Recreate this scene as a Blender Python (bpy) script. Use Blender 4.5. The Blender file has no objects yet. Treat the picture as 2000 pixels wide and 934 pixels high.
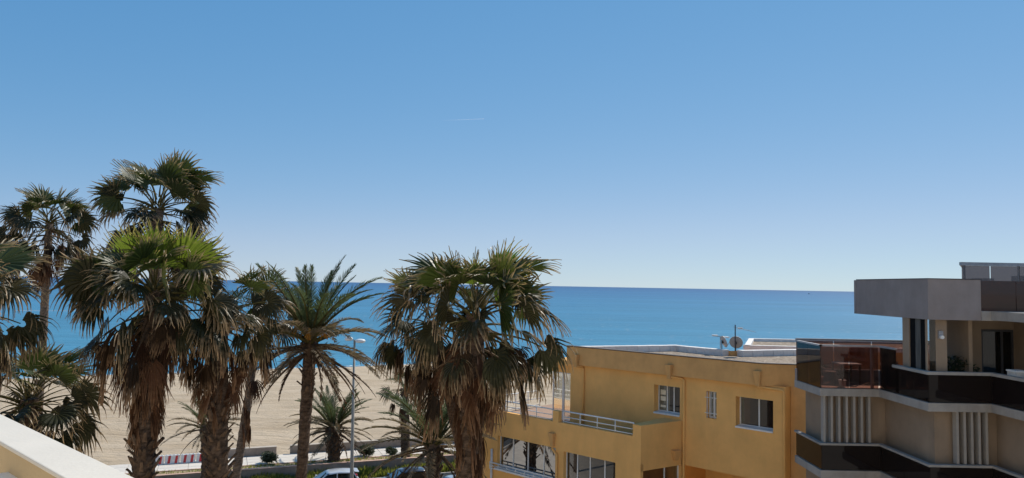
import bpy, math, random
from mathutils import Vector, Matrix
random.seed(7)
PI = math.pi
R = math.radians
C = bpy.context.scene.collection
SC = bpy.context.scene

# ------------------------------------------------------------------ camera
FPX, W0, H0 = 1450.0, 2000.0, 934.0
CAM = Vector((0, 0, 14.0))
ROT = Matrix.Rotation(R(90 + 3.56), 4, 'X') @ Matrix.Rotation(R(1.057), 4, 'Z')
cd = bpy.data.cameras.new('camera')
cam = bpy.data.objects.new('camera', cd)
C.objects.link(cam)
cam.matrix_world = Matrix.Translation(CAM) @ ROT
cd.sensor_width = 36.0
cd.lens = FPX / W0 * 36.0
cd.clip_start = 0.1
cd.clip_end = 200000.0
SC.camera = cam

# ------------------------------------------------------------------ light
SUN_EL, SUN_AZ = R(44), R(38)          # azimuth clockwise from the view direction (+Y)
w = bpy.data.worlds.new('World')
SC.world = w
w.use_nodes = True
nt = w.node_tree
nt.nodes.clear()
sky = nt.nodes.new('ShaderNodeTexSky')
sky.sky_type = 'NISHITA'
sky.sun_disc = False
sky.sun_elevation = SUN_EL
sky.sun_rotation = SUN_AZ
sky.altitude = 3000
sky.air_density = 1.0
sky.dust_density = 0.0
sky.ozone_density = 3.0
bg = nt.nodes.new('ShaderNodeBackground')
bg.inputs['Strength'].default_value = 0.10
wo = nt.nodes.new('ShaderNodeOutputWorld')
# the camera's own response to the sky: one power curve per colour channel, the same in every direction
sepc = nt.nodes.new('ShaderNodeSeparateColor')
comb = nt.nodes.new('ShaderNodeCombineColor')
nt.links.new(sky.outputs[0], sepc.inputs[0])
for i, (ref, ex, co_) in enumerate(((0.144, 0.82, 0.138), (0.258, 0.52, 0.342), (0.515, 0.32, 0.638))):
    m0 = nt.nodes.new('ShaderNodeMath'); m0.operation = 'MULTIPLY'; m0.inputs[1].default_value = 0.1 / ref
    m1 = nt.nodes.new('ShaderNodeMath'); m1.operation = 'POWER'; m1.inputs[1].default_value = ex
    m2 = nt.nodes.new('ShaderNodeMath'); m2.operation = 'MULTIPLY'; m2.inputs[1].default_value = co_ * 10
    nt.links.new(sepc.outputs[i], m0.inputs[0]); nt.links.new(m0.outputs[0], m1.inputs[0])
    nt.links.new(m1.outputs[0], m2.inputs[0])
    last = m2
    if i == 0:                         # red: straight up to mid tones, then a soft shoulder
        m1.inputs[1].default_value = 1.0
        q0 = nt.nodes.new('ShaderNodeMath'); q0.operation = 'POWER'; q0.inputs[1].default_value = 0.45
        q1 = nt.nodes.new('ShaderNodeMath'); q1.operation = 'MULTIPLY'; q1.inputs[1].default_value = 4.36 / (0.5 / 0.144) ** 0.45
        q2 = nt.nodes.new('ShaderNodeMath'); q2.operation = 'SMOOTH_MIN'; q2.inputs[2].default_value = 1.0
        nt.links.new(m0.outputs[0], q0.inputs[0]); nt.links.new(q0.outputs[0], q1.inputs[0])
        nt.links.new(m2.outputs[0], q2.inputs[0]); nt.links.new(q1.outputs[0], q2.inputs[1])
        last = q2
    nt.links.new(last.outputs[0], comb.inputs[i])
nt.links.new(comb.outputs[0], bg.inputs[0])
nt.links.new(bg.outputs[0], wo.inputs[0])
sd = bpy.data.lights.new('sun', 'SUN')
sd.energy = 5.0
sd.angle = R(0.53)
sd.color = (1.0, 0.94, 0.84)
so = bpy.data.objects.new('sun', sd)
C.objects.link(so)
sv = Vector((math.sin(SUN_AZ) * math.cos(SUN_EL), math.cos(SUN_AZ) * math.cos(SUN_EL), math.sin(SUN_EL)))
so.rotation_euler = sv.to_track_quat('Z', 'Y').to_euler()
so.location = (30, 40, 60)
SC.view_settings.view_transform = 'Standard'
SC.view_settings.look = 'None'
SC.view_settings.exposure = 0.0
SC.view_settings.gamma = 1.0
SC.view_settings.use_curve_mapping = False

# ------------------------------------------------------------------ measuring helpers
def ray(x, y):
    return (ROT @ Vector(((x - W0 / 2) / FPX, -(y - H0 / 2) / FPX, -1, 0))).to_3d()
def atY(x, y, Y):                      # point of the line of sight at distance Y
    d = ray(x, y)
    return CAM + d * (Y / d.y)
def atZ(x, y, z):
    d = ray(x, y)
    return CAM + d * ((z - CAM.z) / d.z)
def onP(x, y, p, n):                   # point of the line of sight on a wall plane
    d = ray(x, y)
    return CAM + d * ((p - CAM).dot(n) / d.dot(n))

# ------------------------------------------------------------------ materials
MATS = {}
def newmat(name):
    m = bpy.data.materials.new(name)
    m.use_nodes = True
    n = m.node_tree
    n.nodes.clear()
    out = n.nodes.new('ShaderNodeOutputMaterial')
    MATS[name] = m
    return m, n, out
def N(n, kind, **kw):
    o = n.nodes.new('ShaderNode' + kind)
    for k, v in kw.items():
        if k in o.inputs:
            o.inputs[k].default_value = v
        else:
            setattr(o, k, v)
    return o
def ramp(n, stops):
    r = n.nodes.new('ShaderNodeValToRGB')
    e = r.color_ramp.elements
    while len(e) < len(stops):
        e.new(0.5)
    for q, (p, c) in zip(e, stops):
        q.position = p
        q.color = (*c, 1)
    return r
def scl(c, k):
    return tuple(min(1, v * k) for v in c)
def noisy(name, col, amt=0.12, scale=3.0, rough=0.85, bump=0.15, bscale=40, spec=0.25, metal=0.0, col2=None, stretch=None, rnd=0.0, streak=0.0):
    """plaster, concrete, paint: two-scale colour wear and fine relief"""
    m, n, out = newmat(name)
    b = N(n, 'BsdfPrincipled', Roughness=rough, Metallic=metal)
    b.inputs['Specular IOR Level'].default_value = spec
    tc = N(n, 'TexCoord')
    mp = N(n, 'Mapping')
    if stretch:
        mp.inputs['Scale'].default_value = stretch
    n.links.new(tc.outputs['Object'], mp.inputs[0])
    t = N(n, 'TexNoise', Scale=scale, Detail=6.0, Roughness=0.62)
    n.links.new(mp.outputs[0], t.inputs['Vector'])
    c2 = col2 or scl(col, 1 - 2 * amt)
    r = ramp(n, [(0.3, c2), (0.7, scl(col, 1 + amt))])
    n.links.new(t.outputs['Fac'], r.inputs[0])
    last = r.outputs[0]
    if rnd:
        oi = N(n, 'ObjectInfo')
        mr = N(n, 'MapRange')
        mr.inputs['To Min'].default_value = 1 - rnd
        mr.inputs['To Max'].default_value = 1 + rnd
        n.links.new(oi.outputs['Random'], mr.inputs[0])
        hs = N(n, 'HueSaturation')
        n.links.new(mr.outputs[0], hs.inputs['Value'])
        n.links.new(last, hs.inputs['Color'])
        last = hs.outputs[0]
    if streak:                         # rain runs and patches of wear
        ms = N(n, 'Mapping'); ms.inputs['Scale'].default_value = (2.4, 2.4, 0.5)
        n.links.new(tc.outputs['Object'], ms.inputs[0])
        ts = N(n, 'TexNoise', Scale=1.0, Detail=7.0, Roughness=0.7)
        n.links.new(ms.outputs[0], ts.inputs['Vector'])
        tp_ = N(n, 'TexNoise', Scale=0.55, Detail=3.0)
        n.links.new(tc.outputs['Object'], tp_.inputs['Vector'])
        mu = N(n, 'Math', operation='MULTIPLY'); n.links.new(ts.outputs['Fac'], mu.inputs[0]); n.links.new(tp_.outputs['Fac'], mu.inputs[1])
        mv = N(n, 'MapRange'); mv.inputs['From Min'].default_value = 0.16; mv.inputs['From Max'].default_value = 0.40
        mv.inputs['To Min'].default_value = 1 + streak * .4; mv.inputs['To Max'].default_value = 1 - streak
        n.links.new(mu.outputs[0], mv.inputs[0])
        h2 = N(n, 'HueSaturation')
        n.links.new(mv.outputs[0], h2.inputs['Value']); n.links.new(last, h2.inputs['Color'])
        last = h2.outputs[0]
    n.links.new(last, b.inputs['Base Color'])
    if bump:
        t2 = N(n, 'TexNoise', Scale=bscale, Detail=4.0)
        n.links.new(mp.outputs[0], t2.inputs['Vector'])
        bp = N(n, 'Bump', Strength=bump, Distance=0.03)
        n.links.new(t2.outputs['Fac'], bp.inputs['Height'])
        n.links.new(bp.outputs[0], b.inputs['Normal'])
    n.links.new(b.outputs[0], out.inputs[0])
    return m

def glassy(name, tint, trans, refl_rough=0.02, base=(0.01, 0.01, 0.012), ior=1.5):
    """window glass: part see-through with a tint, part dark, with a clear reflection"""
    m, n, out = newmat(name)
    tr = N(n, 'BsdfTransparent', Color=(*tint, 1))
    df = N(n, 'BsdfPrincipled', Roughness=refl_rough)
    df.inputs['Base Color'].default_value = (*base, 1)
    df.inputs['IOR'].default_value = ior
    gl = N(n, 'BsdfGlossy', Roughness=refl_rough)
    fr = N(n, 'Fresnel', IOR=ior)
    m1 = N(n, 'MixShader')
    m1.inputs[0].default_value = trans
    n.links.new(df.outputs[0], m1.inputs[1])
    m2 = N(n, 'MixShader')
    n.links.new(fr.outputs[0], m2.inputs[0])
    n.links.new(tr.outputs[0], m2.inputs[1])
    n.links.new(gl.outputs[0], m2.inputs[2])
    n.links.new(m2.outputs[0], m1.inputs[2])
    n.links.new(m1.outputs[0], out.inputs[0])
    return m

def leafmat(name, ca, cb, tipc, trans=0.35, rough=0.42, tip0=0.62, spec=0.35, tval=2.0):
    """palm leaf: each leaf its own shade, dry tips, light passes through"""
    m, n, out = newmat(name)
    oi = N(n, 'ObjectInfo')
    r = ramp(n, [(0.0, ca), (1.0, cb)])
    n.links.new(oi.outputs['Random'], r.inputs[0])
    at = N(n, 'Attribute', attribute_name='tip')
    tc = N(n, 'TexCoord')
    tn = N(n, 'TexNoise', Scale=7.0, Detail=3.0)
    n.links.new(tc.outputs['Object'], tn.inputs['Vector'])
    ad = N(n, 'Math', operation='MULTIPLY_ADD')
    ad.inputs[1].default_value = 0.7
    n.links.new(tn.outputs['Fac'], ad.inputs[0])
    n.links.new(at.outputs['Fac'], ad.inputs[2])
    mr = N(n, 'MapRange')
    mr.inputs['From Min'].default_value = tip0 + 0.35
    mr.inputs['From Max'].default_value = tip0 + 0.75
    n.links.new(ad.outputs[0], mr.inputs[0])
    mx = N(n, 'Mix', data_type='RGBA')
    n.links.new(mr.outputs[0], mx.inputs[0])
    n.links.new(r.outputs[0], mx.inputs[6])
    mx.inputs[7].default_value = (*tipc, 1)
    b = N(n, 'BsdfPrincipled', Roughness=rough)
    b.inputs['Specular IOR Level'].default_value = spec
    n.links.new(mx.outputs[2], b.inputs['Base Color'])
    t = N(n, 'BsdfTranslucent')
    hs = N(n, 'HueSaturation', Saturation=1.1, Value=tval)
    n.links.new(mx.outputs[2], hs.inputs['Color'])
    n.links.new(hs.outputs[0], t.inputs['Color'])
    ms = N(n, 'MixShader')
    ms.inputs[0].default_value = trans
    n.links.new(b.outputs[0], ms.inputs[1])
    n.links.new(t.outputs[0], ms.inputs[2])
    n.links.new(ms.outputs[0], out.inputs[0])
    return m

YEL = noisy('ochre_plaster', (0.82, 0.46, 0.158), 0.06, 0.9, 0.9, 0.25, 60, 0.15, streak=0.07)
YELF = noisy('faded_ochre_plaster', (0.68, 0.385, 0.15), 0.07, 1.2, 0.9, 0.25, 60, 0.15, streak=0.10)
WHITE = noisy('white_paint', (0.74, 0.73, 0.70), 0.05, 4, 0.45, 0.05, 30, 0.4)
CREAM = noisy('cream_paint', (0.63, 0.59, 0.52), 0.03, 2.5, 0.5, 0.06, 50, 0.35)
FACE = noisy('cream_bounce_front', (0.80, 0.71, 0.58), 0.04, 0.5, 0.85, 0.15, 70, 0.2)  # for the added unseen building front, kept pale to bounce sunlight
TAN = noisy('tan_plaster', (0.49, 0.375, 0.225), 0.04, 3, 0.85, 0.15, 70, 0.2)
KERBW = noisy('white_kerb_slab', (0.74, 0.70, 0.66), 0.07, 3, 0.75, 0.2, 30, 0.3, rnd=0.07)
CONC = noisy('grey_render', (0.29, 0.25, 0.235), 0.07, 1.3, 0.9, 0.25, 70, 0.15, streak=0.09)
BEIGE = noisy('beige_render', (0.30, 0.225, 0.16), 0.07, 1.2, 0.9, 0.25, 70, 0.15, streak=0.10)
SLAB = noisy('pale_concrete_band', (0.35, 0.32, 0.285), 0.08, 2.0, 0.8, 0.2, 50, 0.2, streak=0.2)
FIN = noisy('pale_fin', (0.34, 0.31, 0.275), 0.06, 3, 0.7, 0.1, 40, 0.2, rnd=0.05)
TILE = noisy('terrace_tile', (0.36, 0.22, 0.14), 0.1, 2.0, 0.7, 0.1, 20, 0.3)
DARKM = noisy('dark_metal', (0.05, 0.05, 0.055), 0.1, 6, 0.5, 0.05, 30, 0.4)
GREYM = noisy('grey_metal', (0.34, 0.34, 0.35), 0.1, 6, 0.45, 0.06, 30, 0.4, 0.3)
DISH = noisy('dish_grey', (0.36, 0.35, 0.35), 0.07, 6, 0.5, 0.03, 30, 0.4)
POLEM = noisy('lamp_post_paint', (0.30, 0.28, 0.24), 0.1, 4, 0.55, 0.1, 30, 0.3)
FLASH = noisy('dark_flashing', (0.10, 0.075, 0.055), 0.1, 6, 0.6, 0.1, 30, 0.3)
WALLM = noisy('grey_brown_render', (0.33, 0.27, 0.225), 0.12, 1.2, 0.9, 0.3, 25, 0.15, streak=0.2)
COPE = noisy('pink_coping', (0.56, 0.36, 0.27), 0.1, 2.0, 0.85, 0.2, 30, 0.2)
TARM = noisy('asphalt', (0.055, 0.054, 0.053), 0.2, 1.5, 0.9, 0.4, 60, 0.2)
PAVE = noisy('pavement', (0.52, 0.45, 0.37), 0.1, 1.5, 0.9, 0.2, 40, 0.2)
PALE = noisy('pale_promenade_slab', (0.66, 0.60, 0.52), 0.06, 1.5, 0.85, 0.2, 40, 0.2, rnd=0.05)
DRY = noisy('dry_soil', (0.40, 0.31, 0.19), 0.2, 2.0, 0.95, 0.5, 20, 0.1)
TRUNK = noisy('palm_trunk', (0.115, 0.078, 0.055), 0.4, 5, 0.9, 0.7, 18, 0.15, stretch=(1, 1, 2.5))
TRUNKG = noisy('grey_palm_trunk', (0.17, 0.13, 0.10), 0.3, 5, 0.9, 0.7, 14, 0.15, stretch=(1, 1, 4))
STUB = noisy('old_leaf_base', (0.13, 0.085, 0.055), 0.35, 6, 0.85, 0.4, 25, 0.2, rnd=0.35)
TWIG = noisy('twig', (0.10, 0.075, 0.05), 0.3, 6, 0.9, 0.3, 25, 0.2)
BARW = noisy('barrier_white', (0.72, 0.70, 0.67), 0.08, 4, 0.6, 0.05, 30, 0.3)
BARR = noisy('barrier_red', (0.55, 0.05, 0.05), 0.1, 4, 0.55, 0.05, 30, 0.3)
FOAM = noisy('foam', (0.8, 0.84, 0.86), 0.1, 0.6, 0.9, 0, 1, 0.2)
ORANGE = noisy('date_stalks', (0.55, 0.25, 0.04), 0.25, 9, 0.7, 0.3, 25, 0.2)
CLOTH = noisy('pale_cloth', (0.6, 0.56, 0.5), 0.1, 5, 0.9, 0.2, 60, 0.1)
WOODM = noisy('brown_wood', (0.16, 0.09, 0.05), 0.3, 4, 0.6, 0.2, 25, 0.3, stretch=(1, 8, 1))
POT = noisy('terracotta', (0.42, 0.17, 0.08), 0.15, 5, 0.8, 0.2, 30, 0.2)
CURT = noisy('grey_curtain', (0.12, 0.115, 0.105), 0.25, 3, 0.9, 0.4, 6, 0.1, stretch=(8, 8, 0.4))
PAPER = noisy('pale_paper', (0.72, 0.66, 0.52), 0.1, 5, 0.8, 0, 1, 0.2)
GLW = glassy('window_glass', (0.62, 0.66, 0.66), 0.42, base=(0.012, 0.013, 0.014))
GLB = glassy('bronze_glass', (0.62, 0.48, 0.45), 0.90, base=(0.05, 0.04, 0.04))
GLD = glassy('smoked_glass', (0.10, 0.075, 0.08), 0.25, refl_rough=0.04, base=(0.017, 0.012, 0.011), ior=1.3)
GLR = glassy('red_smoked_glass', (0.30, 0.14, 0.12), 0.40, refl_rough=0.04, base=(0.06, 0.024, 0.020))
GLG = glassy('frosted_grey_glass', (0.52, 0.46, 0.46), 0.60, refl_rough=0.15, base=(0.25, 0.215, 0.215))
GLC = glassy('clear_glass', (0.86, 0.88, 0.88), 0.95)
LG = leafmat('fresh_palm_leaf', (0.055, 0.080, 0.016), (0.088, 0.112, 0.020), (0.36, 0.27, 0.12), 0.48, 0.42, 0.68, spec=0.2, tval=2.3)
LO = leafmat('olive_palm_leaf', (0.018, 0.022, 0.010), (0.046, 0.040, 0.018), (0.36, 0.25, 0.14), 0.13, 0.36, 0.56, spec=0.16)
LM = leafmat('dark_palm_leaf', (0.025, 0.039, 0.011), (0.064, 0.073, 0.019), (0.34, 0.25, 0.14), 0.20, 0.40, 0.60, spec=0.2)
LX = leafmat('brown_palm_leaf', (0.016, 0.012, 0.008), (0.050, 0.030, 0.017), (0.30, 0.19, 0.11), 0.08, 0.6, 0.58, spec=0.07)
LD = leafmat('dead_palm_leaf', (0.036, 0.018, 0.011), (0.115, 0.056, 0.031), (0.22, 0.125, 0.07), 0.07, 0.6, 0.52, spec=0.07)
PETI = noisy('leaf_stalk', (0.10, 0.085, 0.032), 0.3, 5, 0.7, 0.1, 20, 0.08, rnd=0.3)
PETD = noisy('dry_leaf_stalk', (0.12, 0.078, 0.046), 0.3, 5, 0.75, 0.1, 20, 0.08, rnd=0.3)
PG = leafmat('date_palm_leaf', (0.050, 0.072, 0.032), (0.085, 0.105, 0.045), (0.30, 0.25, 0.15), 0.25, 0.42, 0.80)
PO = leafmat('dry_date_palm_leaf', (0.13, 0.105, 0.055), (0.23, 0.17, 0.10), (0.38, 0.30, 0.20), 0.2, 0.5, 0.7)
HEDGE = leafmat('ground_cover_leaf', (0.10, 0.115, 0.022), (0.14, 0.14, 0.035), (0.22, 0.20, 0.05), 0.55, 0.5, 0.6)
SHRUB = leafmat('shrub_leaf', (0.028, 0.04, 0.020), (0.05, 0.06, 0.030), (0.16, 0.14, 0.09), 0.25, 0.5, 0.8)

def gravelmat():
    m, n, out = newmat('roof_gravel')
    b = N(n, 'BsdfPrincipled', Roughness=0.95)
    b.inputs['Specular IOR Level'].default_value = 0.05
    tc = N(n, 'TexCoord')
    v = N(n, 'TexVoronoi', Scale=9.0)
    n.links.new(tc.outputs['Object'], v.inputs['Vector'])
    t = N(n, 'TexNoise', Scale=2.2, Detail=8.0, Roughness=0.7)
    n.links.new(tc.outputs['Object'], t.inputs['Vector'])
    r = ramp(n, [(0.0, (0.12, 0.09, 0.065)), (0.5, (0.31, 0.245, 0.185)), (1.0, (0.52, 0.44, 0.35))])
    ad = N(n, 'Math', operation='MULTIPLY_ADD')
    ad.inputs[1].default_value = 0.55
    n.links.new(v.outputs['Color'], ad.inputs[0])
    sb = N(n, 'Math', operation='SUBTRACT')
    sb.inputs[1].default_value = 0.25
    n.links.new(t.outputs['Fac'], sb.inputs[0])
    n.links.new(sb.outputs[0], ad.inputs[2])
    n.links.new(ad.outputs[0], r.inputs[0])
    n.links.new(r.outputs[0], b.inputs['Base Color'])
    bp = N(n, 'Bump', Strength=0.9, Distance=0.05)
    n.links.new(v.outputs['Distance'], bp.inputs['Height'])
    n.links.new(bp.outputs[0], b.inputs['Normal'])
    n.links.new(b.outputs[0], out.inputs[0])
    return m
GRAV = gravelmat()

def sandmat():
    m, n, out = newmat('beach_sand')
    b = N(n, 'BsdfPrincipled', Roughness=0.95)
    b.inputs['Specular IOR Level'].default_value = 0.1
    tc = N(n, 'TexCoord')
    mp = N(n, 'Mapping')
    mp.inputs['Rotation'].default_value = (0, 0, R(-24))
    mp.inputs['Scale'].default_value = (0.35, 1.0, 1.0)
    n.links.new(tc.outputs['Object'], mp.inputs[0])
    t = N(n, 'TexNoise', Scale=0.28, Detail=9.0, Roughness=0.66)
    n.links.new(mp.outputs[0], t.inputs['Vector'])
    r = ramp(n, [(0.28, (0.42, 0.315, 0.205)), (0.5, (0.525, 0.41, 0.285)), (0.72, (0.60, 0.48, 0.345))])
    n.links.new(t.outputs['Fac'], r.inputs[0])
    # dark strands of dry weed lying on the sand
    t3 = N(n, 'TexNoise', Scale=0.5, Detail=5.0, Roughness=0.6)
    mp3 = N(n, 'Mapping')
    mp3.inputs['Rotation'].default_value = (0, 0, R(-22))
    mp3.inputs['Scale'].default_value = (0.25, 2.2, 1.0)
    n.links.new(tc.outputs['Object'], mp3.inputs[0])
    n.links.new(mp3.outputs[0], t3.inputs['Vector'])
    mr = N(n, 'MapRange')
    mr.inputs['From Min'].default_value = 0.59
    mr.inputs['From Max'].default_value = 0.70
    mr.inputs['To Max'].default_value = 0.75
    n.links.new(t3.outputs['Fac'], mr.inputs[0])
    mx = N(n, 'Mix', data_type='RGBA')
    n.links.new(mr.outputs[0], mx.inputs[0])
    n.links.new(r.outputs[0], mx.inputs[6])
    mx.inputs[7].default_value = (0.22, 0.16, 0.10, 1)
    n.links.new(mx.outputs[2], b.inputs['Base Color'])
    t2 = N(n, 'TexNoise', Scale=0.9, Detail=8.0, Roughness=0.7)
    n.links.new(mp.outputs[0], t2.inputs['Vector'])
    bp = N(n, 'Bump', Strength=1.0, Distance=0.5)
    n.links.new(t2.outputs['Fac'], bp.inputs['Height'])
    n.links.new(bp.outputs[0], b.inputs['Normal'])
    n.links.new(b.outputs[0], out.inputs[0])
    return m
SAND = sandmat()

def seamat():
    """shallow turquoise water near the beach, deeper blue farther out, small wind ripples"""
    m, n, out = newmat('sea_water')
    b = N(n, 'BsdfPrincipled', Roughness=0.30)
    b.inputs['IOR'].default_value = 1.33
    b.inputs['Specular IOR Level'].default_value = 0.12
    tc = N(n, 'TexCoord')
    sep = N(n, 'SeparateXYZ')
    n.links.new(tc.outputs['Object'], sep.inputs[0])
    lg = N(n, 'Math', operation='LOGARITHM')
    lg.inputs[1].default_value = 10.0
    mxm = N(n, 'Math', operation='MAXIMUM')
    mxm.inputs[1].default_value = 10.0
    n.links.new(sep.outputs['Y'], mxm.inputs[0])
    n.links.new(mxm.outputs[0], lg.inputs[0])
    mp = N(n, 'Mapping')
    mp.inputs['Scale'].default_value = (0.0007, 0.004, 1)
    n.links.new(tc.outputs['Object'], mp.inputs[0])
    tn = N(n, 'TexNoise', Scale=1.0, Detail=7.0, Roughness=0.6)
    n.links.new(mp.outputs[0], tn.inputs['Vector'])
    ad = N(n, 'Math', operation='MULTIPLY_ADD')
    ad.inputs[1].default_value = 0.55
    n.links.new(tn.outputs['Fac'], ad.inputs[0])
    n.links.new(lg.outputs[0], ad.inputs[2])
    mr = N(n, 'MapRange')
    mr.inputs['From Min'].default_value = 2.2
    mr.inputs['From Max'].default_value = 4.4
    n.links.new(ad.outputs[0], mr.inputs[0])
    r = ramp(n, [(0.0, (0.060, 0.235, 0.33)), (0.3, (0.042, 0.20, 0.32)), (0.6, (0.022, 0.13, 0.265)), (0.85, (0.012, 0.09, 0.225)), (1.0, (0.010, 0.072, 0.195))])
    n.links.new(mr.outputs[0], r.inputs[0])
    q1 = N(n, 'Mapping'); q1.inputs['Scale'].default_value = (0.010, 0.085, 1)
    n.links.new(tc.outputs['Object'], q1.inputs[0])
    f1 = N(n, 'TexNoise', Scale=1.0, Detail=9.0, Roughness=0.72)
    n.links.new(q1.outputs[0], f1.inputs['Vector'])
    q2 = N(n, 'Mapping'); q2.inputs['Scale'].default_value = (0.0012, 0.011, 1)
    n.links.new(tc.outputs['Object'], q2.inputs[0])
    f2 = N(n, 'TexNoise', Scale=1.0, Detail=6.0, Roughness=0.6)
    n.links.new(q2.outputs[0], f2.inputs['Vector'])
    am = N(n, 'Math', operation='MULTIPLY_ADD'); am.inputs[1].default_value = 0.9; am.inputs[2].default_value = 0.10
    n.links.new(f1.outputs['Fac'], am.inputs[0])
    an = N(n, 'Math', operation='MULTIPLY_ADD'); an.inputs[1].default_value = 0.9
    n.links.new(f2.outputs['Fac'], an.inputs[0]); n.links.new(am.outputs[0], an.inputs[2])
    hv = N(n, 'HueSaturation')
    n.links.new(an.outputs[0], hv.inputs['Value']); n.links.new(r.outputs[0], hv.inputs['Color'])
    n.links.new(hv.outputs[0], b.inputs['Base Color'])
    h = []
    for s, (sx, sy) in ((1.0, (0.12, 0.35)), (1.0, (0.55, 1.3))):
        q = N(n, 'Mapping')
        q.inputs['Scale'].default_value = (sx, sy, 1)
        q.inputs['Rotation'].default_value = (0, 0, R(12))
        n.links.new(tc.outputs['Object'], q.inputs[0])
        t = N(n, 'TexNoise', Scale=s, Detail=4.0, Roughness=0.6)
        n.links.new(q.outputs[0], t.inputs['Vector'])
        h.append(t)
    sm = N(n, 'Math', operation='MULTIPLY_ADD')
    sm.inputs[1].default_value = 0.35
    n.links.new(h[1].outputs['Fac'], sm.inputs[0])
    n.links.new(h[0].outputs['Fac'], sm.inputs[2])
    bp = N(n, 'Bump', Strength=0.55, Distance=0.8)
    n.links.new(sm.outputs[0], bp.inputs['Height'])
    n.links.new(bp.outputs[0], b.inputs['Normal'])
    n.links.new(b.outputs[0], out.inputs[0])
    return m
SEA = seamat()

def trailmat():
    m, n, out = newmat('vapour')
    d = N(n, 'BsdfDiffuse', Color=(0.9, 0.93, 0.96, 1))
    t = N(n, 'BsdfTranslucent', Color=(0.9, 0.93, 0.96, 1))
    tr = N(n, 'BsdfTransparent')
    a = N(n, 'MixShader')
    n.links.new(d.outputs[0], a.inputs[1])
    n.links.new(t.outputs[0], a.inputs[2])
    at = N(n, 'Attribute', attribute_name='tip')
    b = N(n, 'MixShader')
    n.links.new(at.outputs['Fac'], b.inputs[0])
    n.links.new(tr.outputs[0], b.inputs[1])
    n.links.new(a.outputs[0], b.inputs[2])
    n.links.new(b.outputs[0], out.inputs[0])
    return m

def carpaint(name, col):
    m, n, out = newmat(name)
    b = N(n, 'BsdfPrincipled', Roughness=0.3, Metallic=0.25)
    b.inputs['Base Color'].default_value = (*col, 1)
    b.inputs['Coat Weight'].default_value = 0.8
    b.inputs['Coat Roughness'].default_value = 0.06
    tc = N(n, 'TexCoord')
    t = N(n, 'TexNoise', Scale=3.0, Detail=4.0)
    n.links.new(tc.outputs['Object'], t.inputs['Vector'])
    mr = N(n, 'MapRange')
    mr.inputs['To Min'].default_value = 0.22
    mr.inputs['To Max'].default_value = 0.42
    n.links.new(t.outputs['Fac'], mr.inputs[0])
    n.links.new(mr.outputs[0], b.inputs['Roughness'])
    n.links.new(b.outputs[0], out.inputs[0])
    return m
BLACKF = noisy('black_frame', (0.012, 0.012, 0.013), 0.1, 6, 0.9, 0.05, 30, 0.02)
RUBBER = noisy('rubber', (0.02, 0.02, 0.02), 0.1, 8, 0.9, 0.1, 30, 0.2)
REDL = noisy('red_lamp_glass', (0.45, 0.02, 0.02), 0.1, 8, 0.2, 0, 1, 0.5)
CARG = glassy('car_glass', (0.3, 0.34, 0.34), 0.35, base=(0.008, 0.009, 0.010))

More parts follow.
